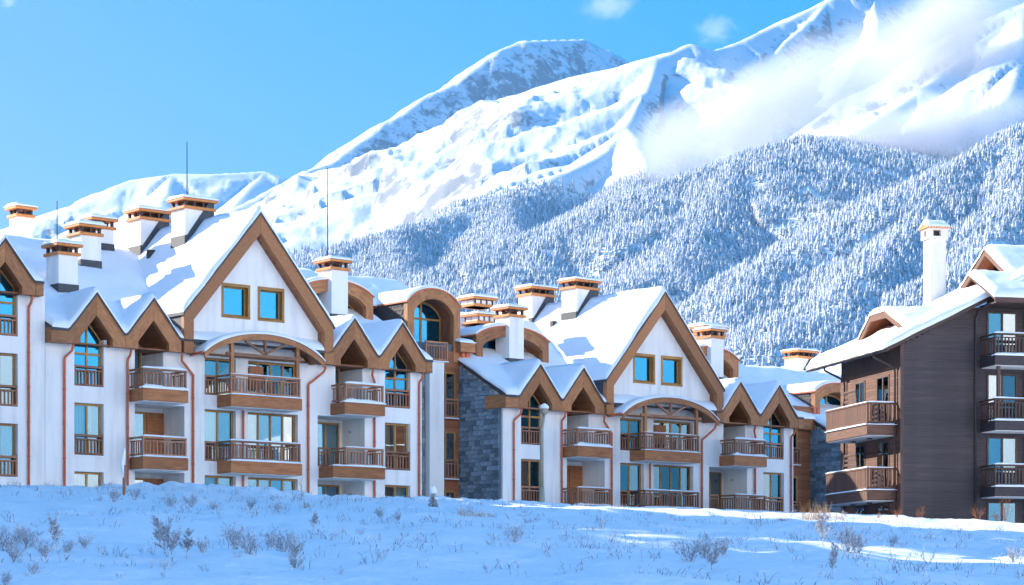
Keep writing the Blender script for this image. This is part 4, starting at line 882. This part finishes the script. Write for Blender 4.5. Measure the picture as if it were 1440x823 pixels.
def chalet_dormer(x, prof, xback):
    """gable dormer on the roof slope, its face turned to the side; prof = (y,z) outline along the face"""
    ys, zs = [p[0] for p in prof], [p[1] for p in prof]; base = zs[0] - 1.2
    d = MB().prismx([(ys[0] + .3, base)] + [(y, z - .25) for y, z in prof[1:-1]] + [(ys[-1] - .3, base)] if len(prof) > 3 else [(ys[0] + .5, base), (ys[1], zs[1] - .35), (ys[2] - .5, base)], x + .9, xback).build('dormer', 'chalet', CH)
    bb = MB()
    for (a, c) in zip(prof[:-1], prof[1:]):
        bb.prismx([(a[0], a[1] - .32), (c[0], c[1] - .32), (c[0], c[1]), (a[0], a[1])], x - .1, x + .0, grain=(0, c[0] - a[0], c[1] - a[1]))
    bb.build('bargeboard', 'chalet', d)
    sf = MB()
    for (a, c) in zip(prof[:-1], prof[1:]): sf.prismx([(a[0], a[1] - .10), (c[0], c[1] - .10), (c[0], c[1] - .03), (a[0], a[1] - .03)], x, xback, grain=(0, 1, 0))
    sf.build('soffit', 'chalet_soffit', d)
    cy = (ys[0] + ys[-1]) / 2
    MB().box(x + .84, x + .9, cy - .9, cy + .9, zs[0] - .6, max(zs) - .55).build('window', 'chalet_trim', d)
    for a in (-.8, .06): piece('pane', 'glass', x + .82, x + .839, cy + a, cy + a + .74, zs[0] - .5, max(zs) - .62, d)
    hf = lambda X, Y: np.interp(Y, ys, zs)
    field('snow_cover', 'snow', lin(x - .14, xback, .2), lin(ys[0] - .04, ys[-1] + .04, .15) + ys, lambda X, Y: hf(X, Y) + .005, d, thick=.26, inset=.3, skirt=.03, seed=x * 3)
chalet_dormer(.9, [(1.0, 12.75), (3.7, 13.95), (5.5, 13.95), (7.3, 12.75)], 4.2)
chalet_dormer(5.9, [(.9, 15.3), (3.7, 17.0), (6.8, 15.3)], 10.0)
# tall cream chimney
cx, cy, cw = 5.15, 8.5, .84
tc = MB().box(cx, cx + cw, cy, cy + .8, 14.3, 18.2).build('chimney', 'cream', CH)
hd = MB().box(cx - .09, cx + cw + .09, cy - .09, cy + .89, 18.2, 18.32)
for a, c in ((cx - .09, cx + .14), (cx + cw - .3, cx + cw + .09)): hd.box(a, c, cy - .09, cy + .13, 18.32, 18.62).box(a, c, cy + .67, cy + .89, 18.32, 18.62)
hd.box(cx - .088, cx + .1, cy + .131, cy + .2, 18.32, 18.618).box(cx - .088, cx + .1, cy + .55, cy + .669, 18.32, 18.618).box(cx - .09, cx + cw + .09, cy - .09, cy + .89, 18.62, 18.72).build('chimney_head', 'cream', tc)
MB().box(cx + .2, cx + cw - .2, cy + .2, cy + .6, 18.3, 18.6).build('flue', 'dark_trim', tc)
pr = [(cy - .18, 18.72), (cy + .4, 19.0), (cy + .98, 18.72)]
MB().prismx(pr, cx - .18, cx + cw + .18).build('cap', 'capband', tc)
me_t = MB().tube([(0, 0, 0), (0, .1, .02)], .05, 6).mesh('tile', 'capband')
for i in range(9): link('tile', me_t, tc, (cx - .16 + (cw + .32) * i / 8, cy - .22, 18.73))
field('cap_snow', 'snow', lin(cx - .2, cx + cw + .2, .1), lin(cy - .19, cy + .99, .1) + [cy + .4], lambda X, Y: np.interp(Y, [p[0] for p in pr], [p[1] for p in pr]) + .01, tc, thick=.16, inset=.15, skirt=0, seed=2)

# ------------------------------------------------------------------ street lamp
lx, ly = 1.37, 108.0; lz = gz(lx, ly)
SL = empty('street_lamp', (lx, ly, lz)); tag(SL, 'slender pale street lamp with snow on its globe head', 'street lamp')
MB().tube([(0, 0, -.3), (0, 0, .3), (0, 0, .9)], [.14, .14, .11], 12).build('base', 'lamp_paint', SL, smooth=True)
MB().tube([(0, 0, .9), (0, 0, 3.55), (.03, 0, 3.65), (.12, 0, 4.25)], [.09, .08, .06, .05], 10).build('pole', 'lamp_paint', SL, smooth=True)
MB().tube([(.12, 0, 4.2), (.12, 0, 4.3), (.12, 0, 4.45), (.12, 0, 4.55)], [.06, .17, .19, .12], 12).build('lamp_head', 'lamp_paint', SL, smooth=True)
MB().tube([(.12, 0, 4.5), (.12, 0, 4.58), (.12, 0, 4.68), (.12, 0, 4.74)], [.2, .22, .13, .03], 12).build('snow_cap', 'snow', SL, smooth=True)

# ------------------------------------------------------------------ plants
m, t, b = nodes_mat('frosted_twig')
v = coord(t, 'Object'); n1 = noise(t, v, 14, 3, .7)
rr_ = ramp(t, [(.38, (.13, .13, .16)), (.50, (.34, .36, .41)), (.62, (.88, .89, .91))]); t.links.new(n1, rr_.inputs[0])
t.links.new(rr_.outputs[0], b.inputs['Base Color']); b.inputs['Roughness'].default_value = .9
plain('spruce_needle', (.025, .05, .035), .9, 6, .3, 0)
def ground_hit(px, py):
    dx, dz = (px - 720) / FPX, (YH - py) / FPX
    Y = np.arange(22, 112, .1); d = Y * dz - ground_z(Y * dx, Y)
    k = np.nonzero(d[:-1] * d[1:] <= 0)[0]
    y = float(Y[k[0]]) if len(k) else float(Y[np.argmin(np.abs(d))])
    return y * dx, y
def grow(mb, p, d, L, r, depth, rnd, side=5, spread=.75, droop=0.0):
    pts = [Vector(p)]; d = Vector(d).normalized(); n = 5
    for i in range(n):
        d = (d + Vector((rnd.uniform(-.14, .14), rnd.uniform(-.14, .14), rnd.uniform(-.06, .1) - droop))).normalized(); pts.append(pts[-1] + d * L / n)
    mb.tube(pts, [r * (1 - .75 * i / n) for i in range(n + 1)], 3)
    if depth:
        for k in range(side):
            i = rnd.uniform(.25, .97) * n; q = pts[int(i)].lerp(pts[min(n, int(i) + 1)], i % 1)
            a = rnd.uniform(0, 6.283); s_ = (d + Vector((math.cos(a), math.sin(a), .15)) * spread).normalized()
            grow(mb, q, s_, L * rnd.uniform(.28, .5) * (1.15 - .5 * i / n), r * .6, depth - 1, rnd, max(3, side - 2), spread, droop)
def weed_mesh(name, kind, seed):
    rnd = random.Random(seed); mb = MB()
    if kind == 'shrub':
        for k in range(14):
            a = rnd.uniform(0, 6.283); lean = rnd.uniform(.15, .95); grow(mb, (rnd.uniform(-.08, .08), rnd.uniform(-.08, .08), -.05), (math.cos(a) * lean, math.sin(a) * lean, 1), rnd.uniform(.55, 1.0), .014, 2, rnd, 8, .8)
        mat = 'frosted_twig'
    elif kind == 'tree':
        grow(mb, (0, 0, -.05), (.05, 0, 1), 1.0, .017, 2, rnd, 30, 1.0); mat = 'frosted_twig'
    elif kind == 'spray':
        for k in range(4):
            a = rnd.uniform(0, 6.283); grow(mb, (rnd.uniform(-.05, .05), rnd.uniform(-.05, .05), -.05), (math.cos(a) * .8, math.sin(a) * .8, 1), rnd.uniform(.6, 1.0), .016, 1, rnd, 11, .7)
        mat = 'frosted_twig'
    elif kind == 'stalks':
        for k in range(3):
            a = rnd.uniform(0, 6.283); grow(mb, (rnd.uniform(-.1, .1), rnd.uniform(-.1, .1), -.05), (math.cos(a) * .25, math.sin(a) * .25, 1), rnd.uniform(.6, 1.0), .008, 1, rnd, 3, .5)
        mat = 'twig'
    elif kind == 'grass':
        for k in range(60):
            a = rnd.uniform(0, 6.283); l = rnd.uniform(.05, .55); grow(mb, (rnd.gauss(0, .28), rnd.gauss(0, .2), -.05), (math.cos(a) * l, math.sin(a) * l, 1), rnd.uniform(.35, 1.0), .009, 0, rnd, 0, .5, .03)
        mat = 'dry_grass'
    elif kind == 'bush':
        for k in range(12):
            a = rnd.uniform(0, 6.283); l = rnd.uniform(.2, .9); grow(mb, (rnd.uniform(-.15, .15), rnd.uniform(-.1, .1), -.05), (math.cos(a) * l, math.sin(a) * l, 1), rnd.uniform(.5, 1.0), .010, 1, rnd, 8, .8)
        mat = 'dry_bush'
    return mb.mesh(name, mat)
WM = {}
def plant(name, kind, px, py, hpx, label, cat, group, seed, wide=1.0):
    x, y = ground_hit(px, py); k = (kind, seed % 5)
    if k not in WM: WM[k] = weed_mesh(name, kind, seed % 5 + hash_kind[kind])
    o = link(name, WM[k], None, (x, y, gz(x, y) - .02)); s_ = hpx / FPX * y * (.85 if kind in ('shrub', 'spray') else 1)
    o.scale = (s_ * wide, s_ * wide, s_); o.rotation_euler = (0, 0, seed * 1.7); tag(o, label, cat, group); return o
hash_kind = dict(shrub=100, tree=200, spray=300, stalks=400, grass=500, bush=600)
SH_L = 'bushy frosted shrub poking out of the snow slope'; TR_L = 'frosted twig shaped like a tiny bare tree on the snow slope'
SP_L = 'small splayed frosted weed sticking out of the snow'; ST_L = 'thin dark dry stalks standing in the snow'
rnd = random.Random(21)
for i, (px, py, h) in enumerate([(8, 775, 50), (38, 770, 42), (22, 790, 40), (62, 782, 36), (332, 772, 52), (352, 778, 40), (398, 776, 46), (413, 784, 42), (380, 768, 34), (48, 806, 26), (8, 822, 30), (970, 790, 48), (992, 786, 46), (1018, 780, 36), (1190, 776, 58), (1205, 778, 40), (1255, 768, 24), (1425, 790, 32), (118, 770, 30), (285, 776, 28), (270, 712, 26), (240, 712, 24), (352, 716, 22), (300, 716, 20), (724, 762, 36), (160, 706, 26), (190, 702, 24), (535, 728, 22), (560, 732, 20), (390, 720, 22), (30, 760, 34), (95, 778, 30), (415, 800, 34)]):
    plant('frosted_shrub', 'shrub', px, py, h, SH_L, 'shrub', 'frosted shrubs on the snow slope', i)
for i, (px, py, h) in enumerate([(243, 788, 66), (225, 770, 34), (1158, 768, 44), (1170, 806, 30), (1172, 790, 26), (1000, 800, 34), (262, 786, 40), (440, 745, 24), (80, 770, 40)]):
    plant('frosted_sapling', 'tree', px, py, h, TR_L, 'shrub', 'tiny bare frosted saplings', i)
for i in range(120):
    px = rnd.uniform(0, 1440); py = rnd.choice((rnd.uniform(738, 820), rnd.uniform(725, 770))) if px > 460 else rnd.uniform(705, 818)
    plant('frosted_weed', 'spray', px, py, rnd.uniform(9, 26) * (1.2 if py > 780 else .9), SP_L, 'weed', 'frosted weeds scattered over the snow', i)
for i, (px, py, h) in enumerate([(640 / 3, 778, 30), (900, 800, 12), (425, 705, 40), (410, 706, 30), (140, 705, 30), (848, 745, 30), (545, 745, 20), (1310, 760, 22), (310, 730, 18)] + [(rnd.uniform(1215, 1300), rnd.uniform(798, 818), rnd.uniform(8, 14)) for _ in range(14)]):
    plant('dry_stalks', 'stalks', px, py, h, ST_L, 'weed', 'thin dry stalks in the snow', i)
for i, (px, py, h, wd) in enumerate([(1145, 731, 34, 1.0), (1158, 731, 30, 1.0), (1134, 731, 18, 1.2), (652, 724, 16, 1.6), (672, 725, 13, 1.8), (690, 726, 9, 2), (1180, 730, 16, 1.3), (432, 714, 13, 1.4), (1100, 732, 12, 1.5)]):
    plant('dry_grass_tuft', 'grass', px, py, h, 'straw coloured dry grass tuft along the crest of the snow slope', 'grass tuft', 'dry grass tufts along the crest', i, wd)
for i, (px, py, h, wd) in enumerate([(1292, 727, 20, 1.1), (1330, 726, 18, 1.2), (1345, 727, 20, 1), (1376, 726, 24, 1.1), (1405, 727, 18, 1.2), (1415, 727, 44, .5), (1262, 728, 16, 1.1), (1235, 729, 12, 1.2)]):
    plant('dry_bush', 'bush', px, py, h, 'rusty brown dry bush in front of the dark timber chalet', 'bush', 'dry bushes in front of the chalet', i, wd)
# frosted grass tips all over the slope (nobody could count them)
mb = MB(); r2 = random.Random(77); n_ = 0
while n_ < 750:
    px = r2.uniform(-20, 1460); py = 712 + 112 * r2.random() ** .9
    if px > 460: py = max(py, 738)
    x, y = r2.uniform(-.225, .225), 0; Y_ = r2.uniform(29, 92); x = x * Y_
    dens_ = float(fbm(np.array([x * .35 + 3]), np.array([Y_ * .22]), 3)[0]) + (.25 if x < -4 and Y_ > 60 else 0)
    if r2.random() > .35 + 1.5 * dens_: continue
    z = gz(x, Y_) - .02; n_ += 1
    for k in range(r2.randint(3, 7)):
        a = r2.uniform(0, 6.283); h = r2.uniform(.05, .20); l = r2.uniform(.2, 1.0); bx, by = x + r2.gauss(0, .09), Y_ + r2.gauss(0, .09)
        mb.tube([(bx, by, z), (bx + math.cos(a) * l * h * .5, by + math.sin(a) * l * h * .5, z + h * .7), (bx + math.cos(a) * l * h, by + math.sin(a) * l * h, z + h)], [.006, .005, .003], 3)
gt = mb.build('frosted_grass', 'frosted_twig'); tag(gt, 'frosted grass tips poking through the snow slope', 'grass', kind='stuff')
# little conifer under snow beside the pier of the stair tower
x, y = ground_hit(598, 716); z = gz(x, y)
sc_ = empty('young_conifer', (x, y + 6, gz(x, y + 6))); sc_.scale = (.4, .4, .4); tag(sc_, 'young dark conifer capped with snow by the stair tower', 'conifer')
mb = MB(); r2 = random.Random(2)
for k in range(420):
    q = r2.uniform(.05, 1); a = r2.uniform(0, 6.283); rr0 = .46 * (1 - q * .8); c = Vector((math.cos(a) * rr0 * .3, math.sin(a) * rr0 * .3, q * 1.4)); e = Vector((math.cos(a) * rr0, math.sin(a) * rr0, q * 1.4 - .14))
    mb.bar(c, e, .035, .025)
mb.build('foliage', 'frosted_twig', sc_); MB().tube([(0, 0, -.2), (0, 0, 1.4)], [.04, .02], 6).build('trunk', 'bark', sc_)
MB().tube([(-.02, 0, 1.0), (-.02, 0, 1.08), (.0, 0, 1.28), (.03, 0, 1.45), (.03, 0, 1.53)], [.16, .27, .25, .15, .03], 10).build('snow_cap', 'snow', sc_, smooth=True)
MB().tube([(.2, -.12, .62), (.2, -.12, .70), (.22, -.12, .78)], [.16, .15, .03], 8).build('snow_clump', 'snow', sc_, smooth=True)
x, y = ground_hit(141, 694)
gp = empty('marker_post', (x, y + 4, gz(x, y + 4))); tag(gp, 'snow crusted wooden marker post before the ground floor window', 'post')
MB().tube([(0, 0, -.3), (0, 0, .9)], .05, 7).build('stake', 'rail', gp)
MB().tube([(.02, 0, .25), (.0, 0, .5), (-.05, 0, .9), (.0, 0, 1.3), (0, 0, 1.4)], [.03, .045, .07, .05, .02], 8).build('snow', 'snow', gp, smooth=True)
# lumps of snow along the crest
# ------------------------------------------------------------------ unseen row of tall spruces placed to cast the shade on the slope
m, t, b = nodes_mat('spruce')
geo = N(t, 'ShaderNodeNewGeometry'); sx = N(t, 'ShaderNodeSeparateXYZ'); t.links.new(geo.outputs['Normal'], sx.inputs[0])
nn = noise(t, coord(t, 'Object'), 1.3, 4); ad = N(t, 'ShaderNodeMath', operation='ADD'); t.links.new(sx.outputs[2], ad.inputs[0]); t.links.new(nn, ad.inputs[1])
rr_ = ramp(t, [(.85, (.03, .055, .03)), (1.0, (.8, .82, .85))]); t.links.new(ad.outputs[0], rr_.inputs[0]); t.links.new(rr_.outputs[0], b.inputs['Base Color']); b.inputs['Roughness'].default_value = .9
rnd = random.Random(4); cr = MB(); NW = 34
for w_ in range(NW):
    q = w_ / (NW - 1); z0 = .08 + .90 * q; L = .19 * (1 - q) ** .8 + .012
    for k in range(9):
        a = rnd.uniform(0, 6.283); l = L * rnd.uniform(.75, 1.15); dx, dy = math.cos(a), math.sin(a); wd = l * .32
        tip = (dx * l, dy * l, z0 - l * .42); mid = (dx * l * .55, dy * l * .55, z0 - l * .12)
        cr.add([(0, 0, z0), (mid[0] - dy * wd, mid[1] + dx * wd, mid[2] - .012), tip, (mid[0] + dy * wd, mid[1] - dx * wd, mid[2] - .012), mid], [(0, 1, 4), (1, 2, 4), (2, 3, 4), (3, 0, 4)])
crown_me = cr.mesh('crown', 'spruce'); trunk_me = MB().tube([(0, 0, -.03), (0, 0, .3), (0, 0, .97)], [.016, .012, .002], 8).mesh('trunk', 'bark')
qv = Vector((-SH.y * -1, -SH.x)) if False else Vector((SH.y, -SH.x))          # across the sunlight
k = 0
for row, r0 in enumerate((52, 58)):
    q = 16 + row * 1.8
    while q < 76:
        h = 28 + 3 * math.sin(k * 1.9) if not (40.5 < q < 48.5) else 18.5
        P = qv * q + SH * (r0 + 2 * math.sin(k * 2.3))
        if P.x / max(P.y, 1) < -.30:
            s_ = empty('shade_spruce', (P.x, P.y, gz(P.x, P.y))); s_.scale = (h * 1.15, h * 1.15, h); s_.rotation_euler = (0, 0, k * 1.1)
            tag(s_, 'unseen tall spruce placed to shade the snowy meadow', 'tree', 'unseen spruces placed to shade the meadow')
            link('crown', crown_me, s_); link('trunk', trunk_me, s_)
        q += 3.6; k += 1

# ------------------------------------------------------------------ drifting cloud on the mountain
def cloud(name, px, py, km, rad, tilt, dens, label, seed, nscale=3.0, thr=.50):
    m = bpy.data.materials.new('cloud_%d' % seed); m.use_nodes = True; t = m.node_tree; t.nodes.remove(t.nodes['Principled BSDF'])
    pv = N(t, 'ShaderNodeVolumePrincipled'); pv.inputs['Color'].default_value = (.84, .85, .90, 1); pv.inputs['Anisotropy'].default_value = .15
    tc = N(t, 'ShaderNodeTexCoord'); ln = N(t, 'ShaderNodeVectorMath', operation='LENGTH'); t.links.new(tc.outputs['Object'], ln.inputs[0])
    mp = N(t, 'ShaderNodeMapping'); mp.inputs['Location'].default_value = (seed * 3.7, seed, seed * 1.3); s0 = max(rad); mp.inputs['Scale'].default_value = tuple(r_ / s0 * (1 if i != 2 else 1.3) for i, r_ in enumerate(rad)); t.links.new(tc.outputs['Object'], mp.inputs[0])
    n = N(t, 'ShaderNodeTexNoise'); n.inputs['Scale'].default_value = nscale; n.inputs['Detail'].default_value = 8; n.inputs['Roughness'].default_value = .58; n.inputs['Distortion'].default_value = .6; t.links.new(mp.outputs[0], n.inputs['Vector'])
    fo = N(t, 'ShaderNodeMapRange', interpolation_type='SMOOTHSTEP'); fo.inputs[1].default_value = 1.0; fo.inputs[2].default_value = .1; t.links.new(ln.outputs['Value'], fo.inputs[0])
    # density = clamp(noise + falloff*0.5 - thr) * falloff
    a = N(t, 'ShaderNodeMath', operation='MULTIPLY_ADD'); t.links.new(fo.outputs[0], a.inputs[0]); a.inputs[1].default_value = .42; t.links.new(n.outputs['Fac'], a.inputs[2])
    c = N(t, 'ShaderNodeMapRange'); c.inputs[1].default_value = thr + .12; c.inputs[2].default_value = thr + .50; t.links.new(a.outputs[0], c.inputs[0])
    d = N(t, 'ShaderNodeMath', operation='MULTIPLY'); t.links.new(c.outputs[0], d.inputs[0]); t.links.new(fo.outputs[0], d.inputs[1])
    e = N(t, 'ShaderNodeMath', operation='MULTIPLY'); t.links.new(d.outputs[0], e.inputs[0]); e.inputs[1].default_value = dens; t.links.new(e.outputs[0], pv.inputs['Density'])
    t.links.new(pv.outputs[0], t.nodes['Material Output'].inputs['Volume'])
    bm = bmesh.new(); bmesh.ops.create_icosphere(bm, subdivisions=3, radius=1.0); me = bpy.data.meshes.new(name); bm.to_mesh(me); bm.free(); me.materials.append(m)
    o = link(name, me, None, P3((px, py, km))); o.scale = rad; o.rotation_euler = (0, -R(tilt), 0); tag(o, label, 'cloud', kind='stuff'); return o
cloud('cloud', 1090, 150, 5.05, (600, 230, 175), 20, .022, 'white mist drifting across the mountain flank', 1)
cloud('cloud', 1330, 55, 5.6, (560, 270, 220), 26, .018, 'white mist drifting below the summit', 2)
cloud('cloud', 1320, 180, 4.72, (500, 170, 120), 8, .020, 'white mist lying on the forested ridge', 3)
cloud('cloud', 857, 8, 9.6, (190, 100, 105), 12, .008, 'wispy white cloud above the ridge', 4, 2.6, .50)
cloud('cloud', 1006, 42, 8.6, (130, 80, 95), 10, .008, 'small puff of cloud touching the ridge', 5, 2.6, .50)
cloud('cloud', 12, 3, 9.6, (60, 60, 40), 10, .008, 'tiny wisp of cloud in clear sky', 6)

# ------------------------------------------------------------------ thin winter haze
m = bpy.data.materials.new('haze'); m.use_nodes = True; t = m.node_tree; t.nodes.remove(t.nodes['Principled BSDF'])
pv = N(t, 'ShaderNodeVolumePrincipled'); pv.inputs['Color'].default_value = (.42, .70, 1, 1); pv.inputs['Density'].default_value = 1.2e-5; pv.inputs['Anisotropy'].default_value = 0
t.links.new(pv.outputs[0], t.nodes['Material Output'].inputs['Volume']); MATS['haze'] = m
hz_ = MB().box(-7000, 7000, -700, 12500, -60, 2750).build('haze', 'haze'); tag(hz_, 'thin winter haze in the valley air', 'haze', kind='stuff')
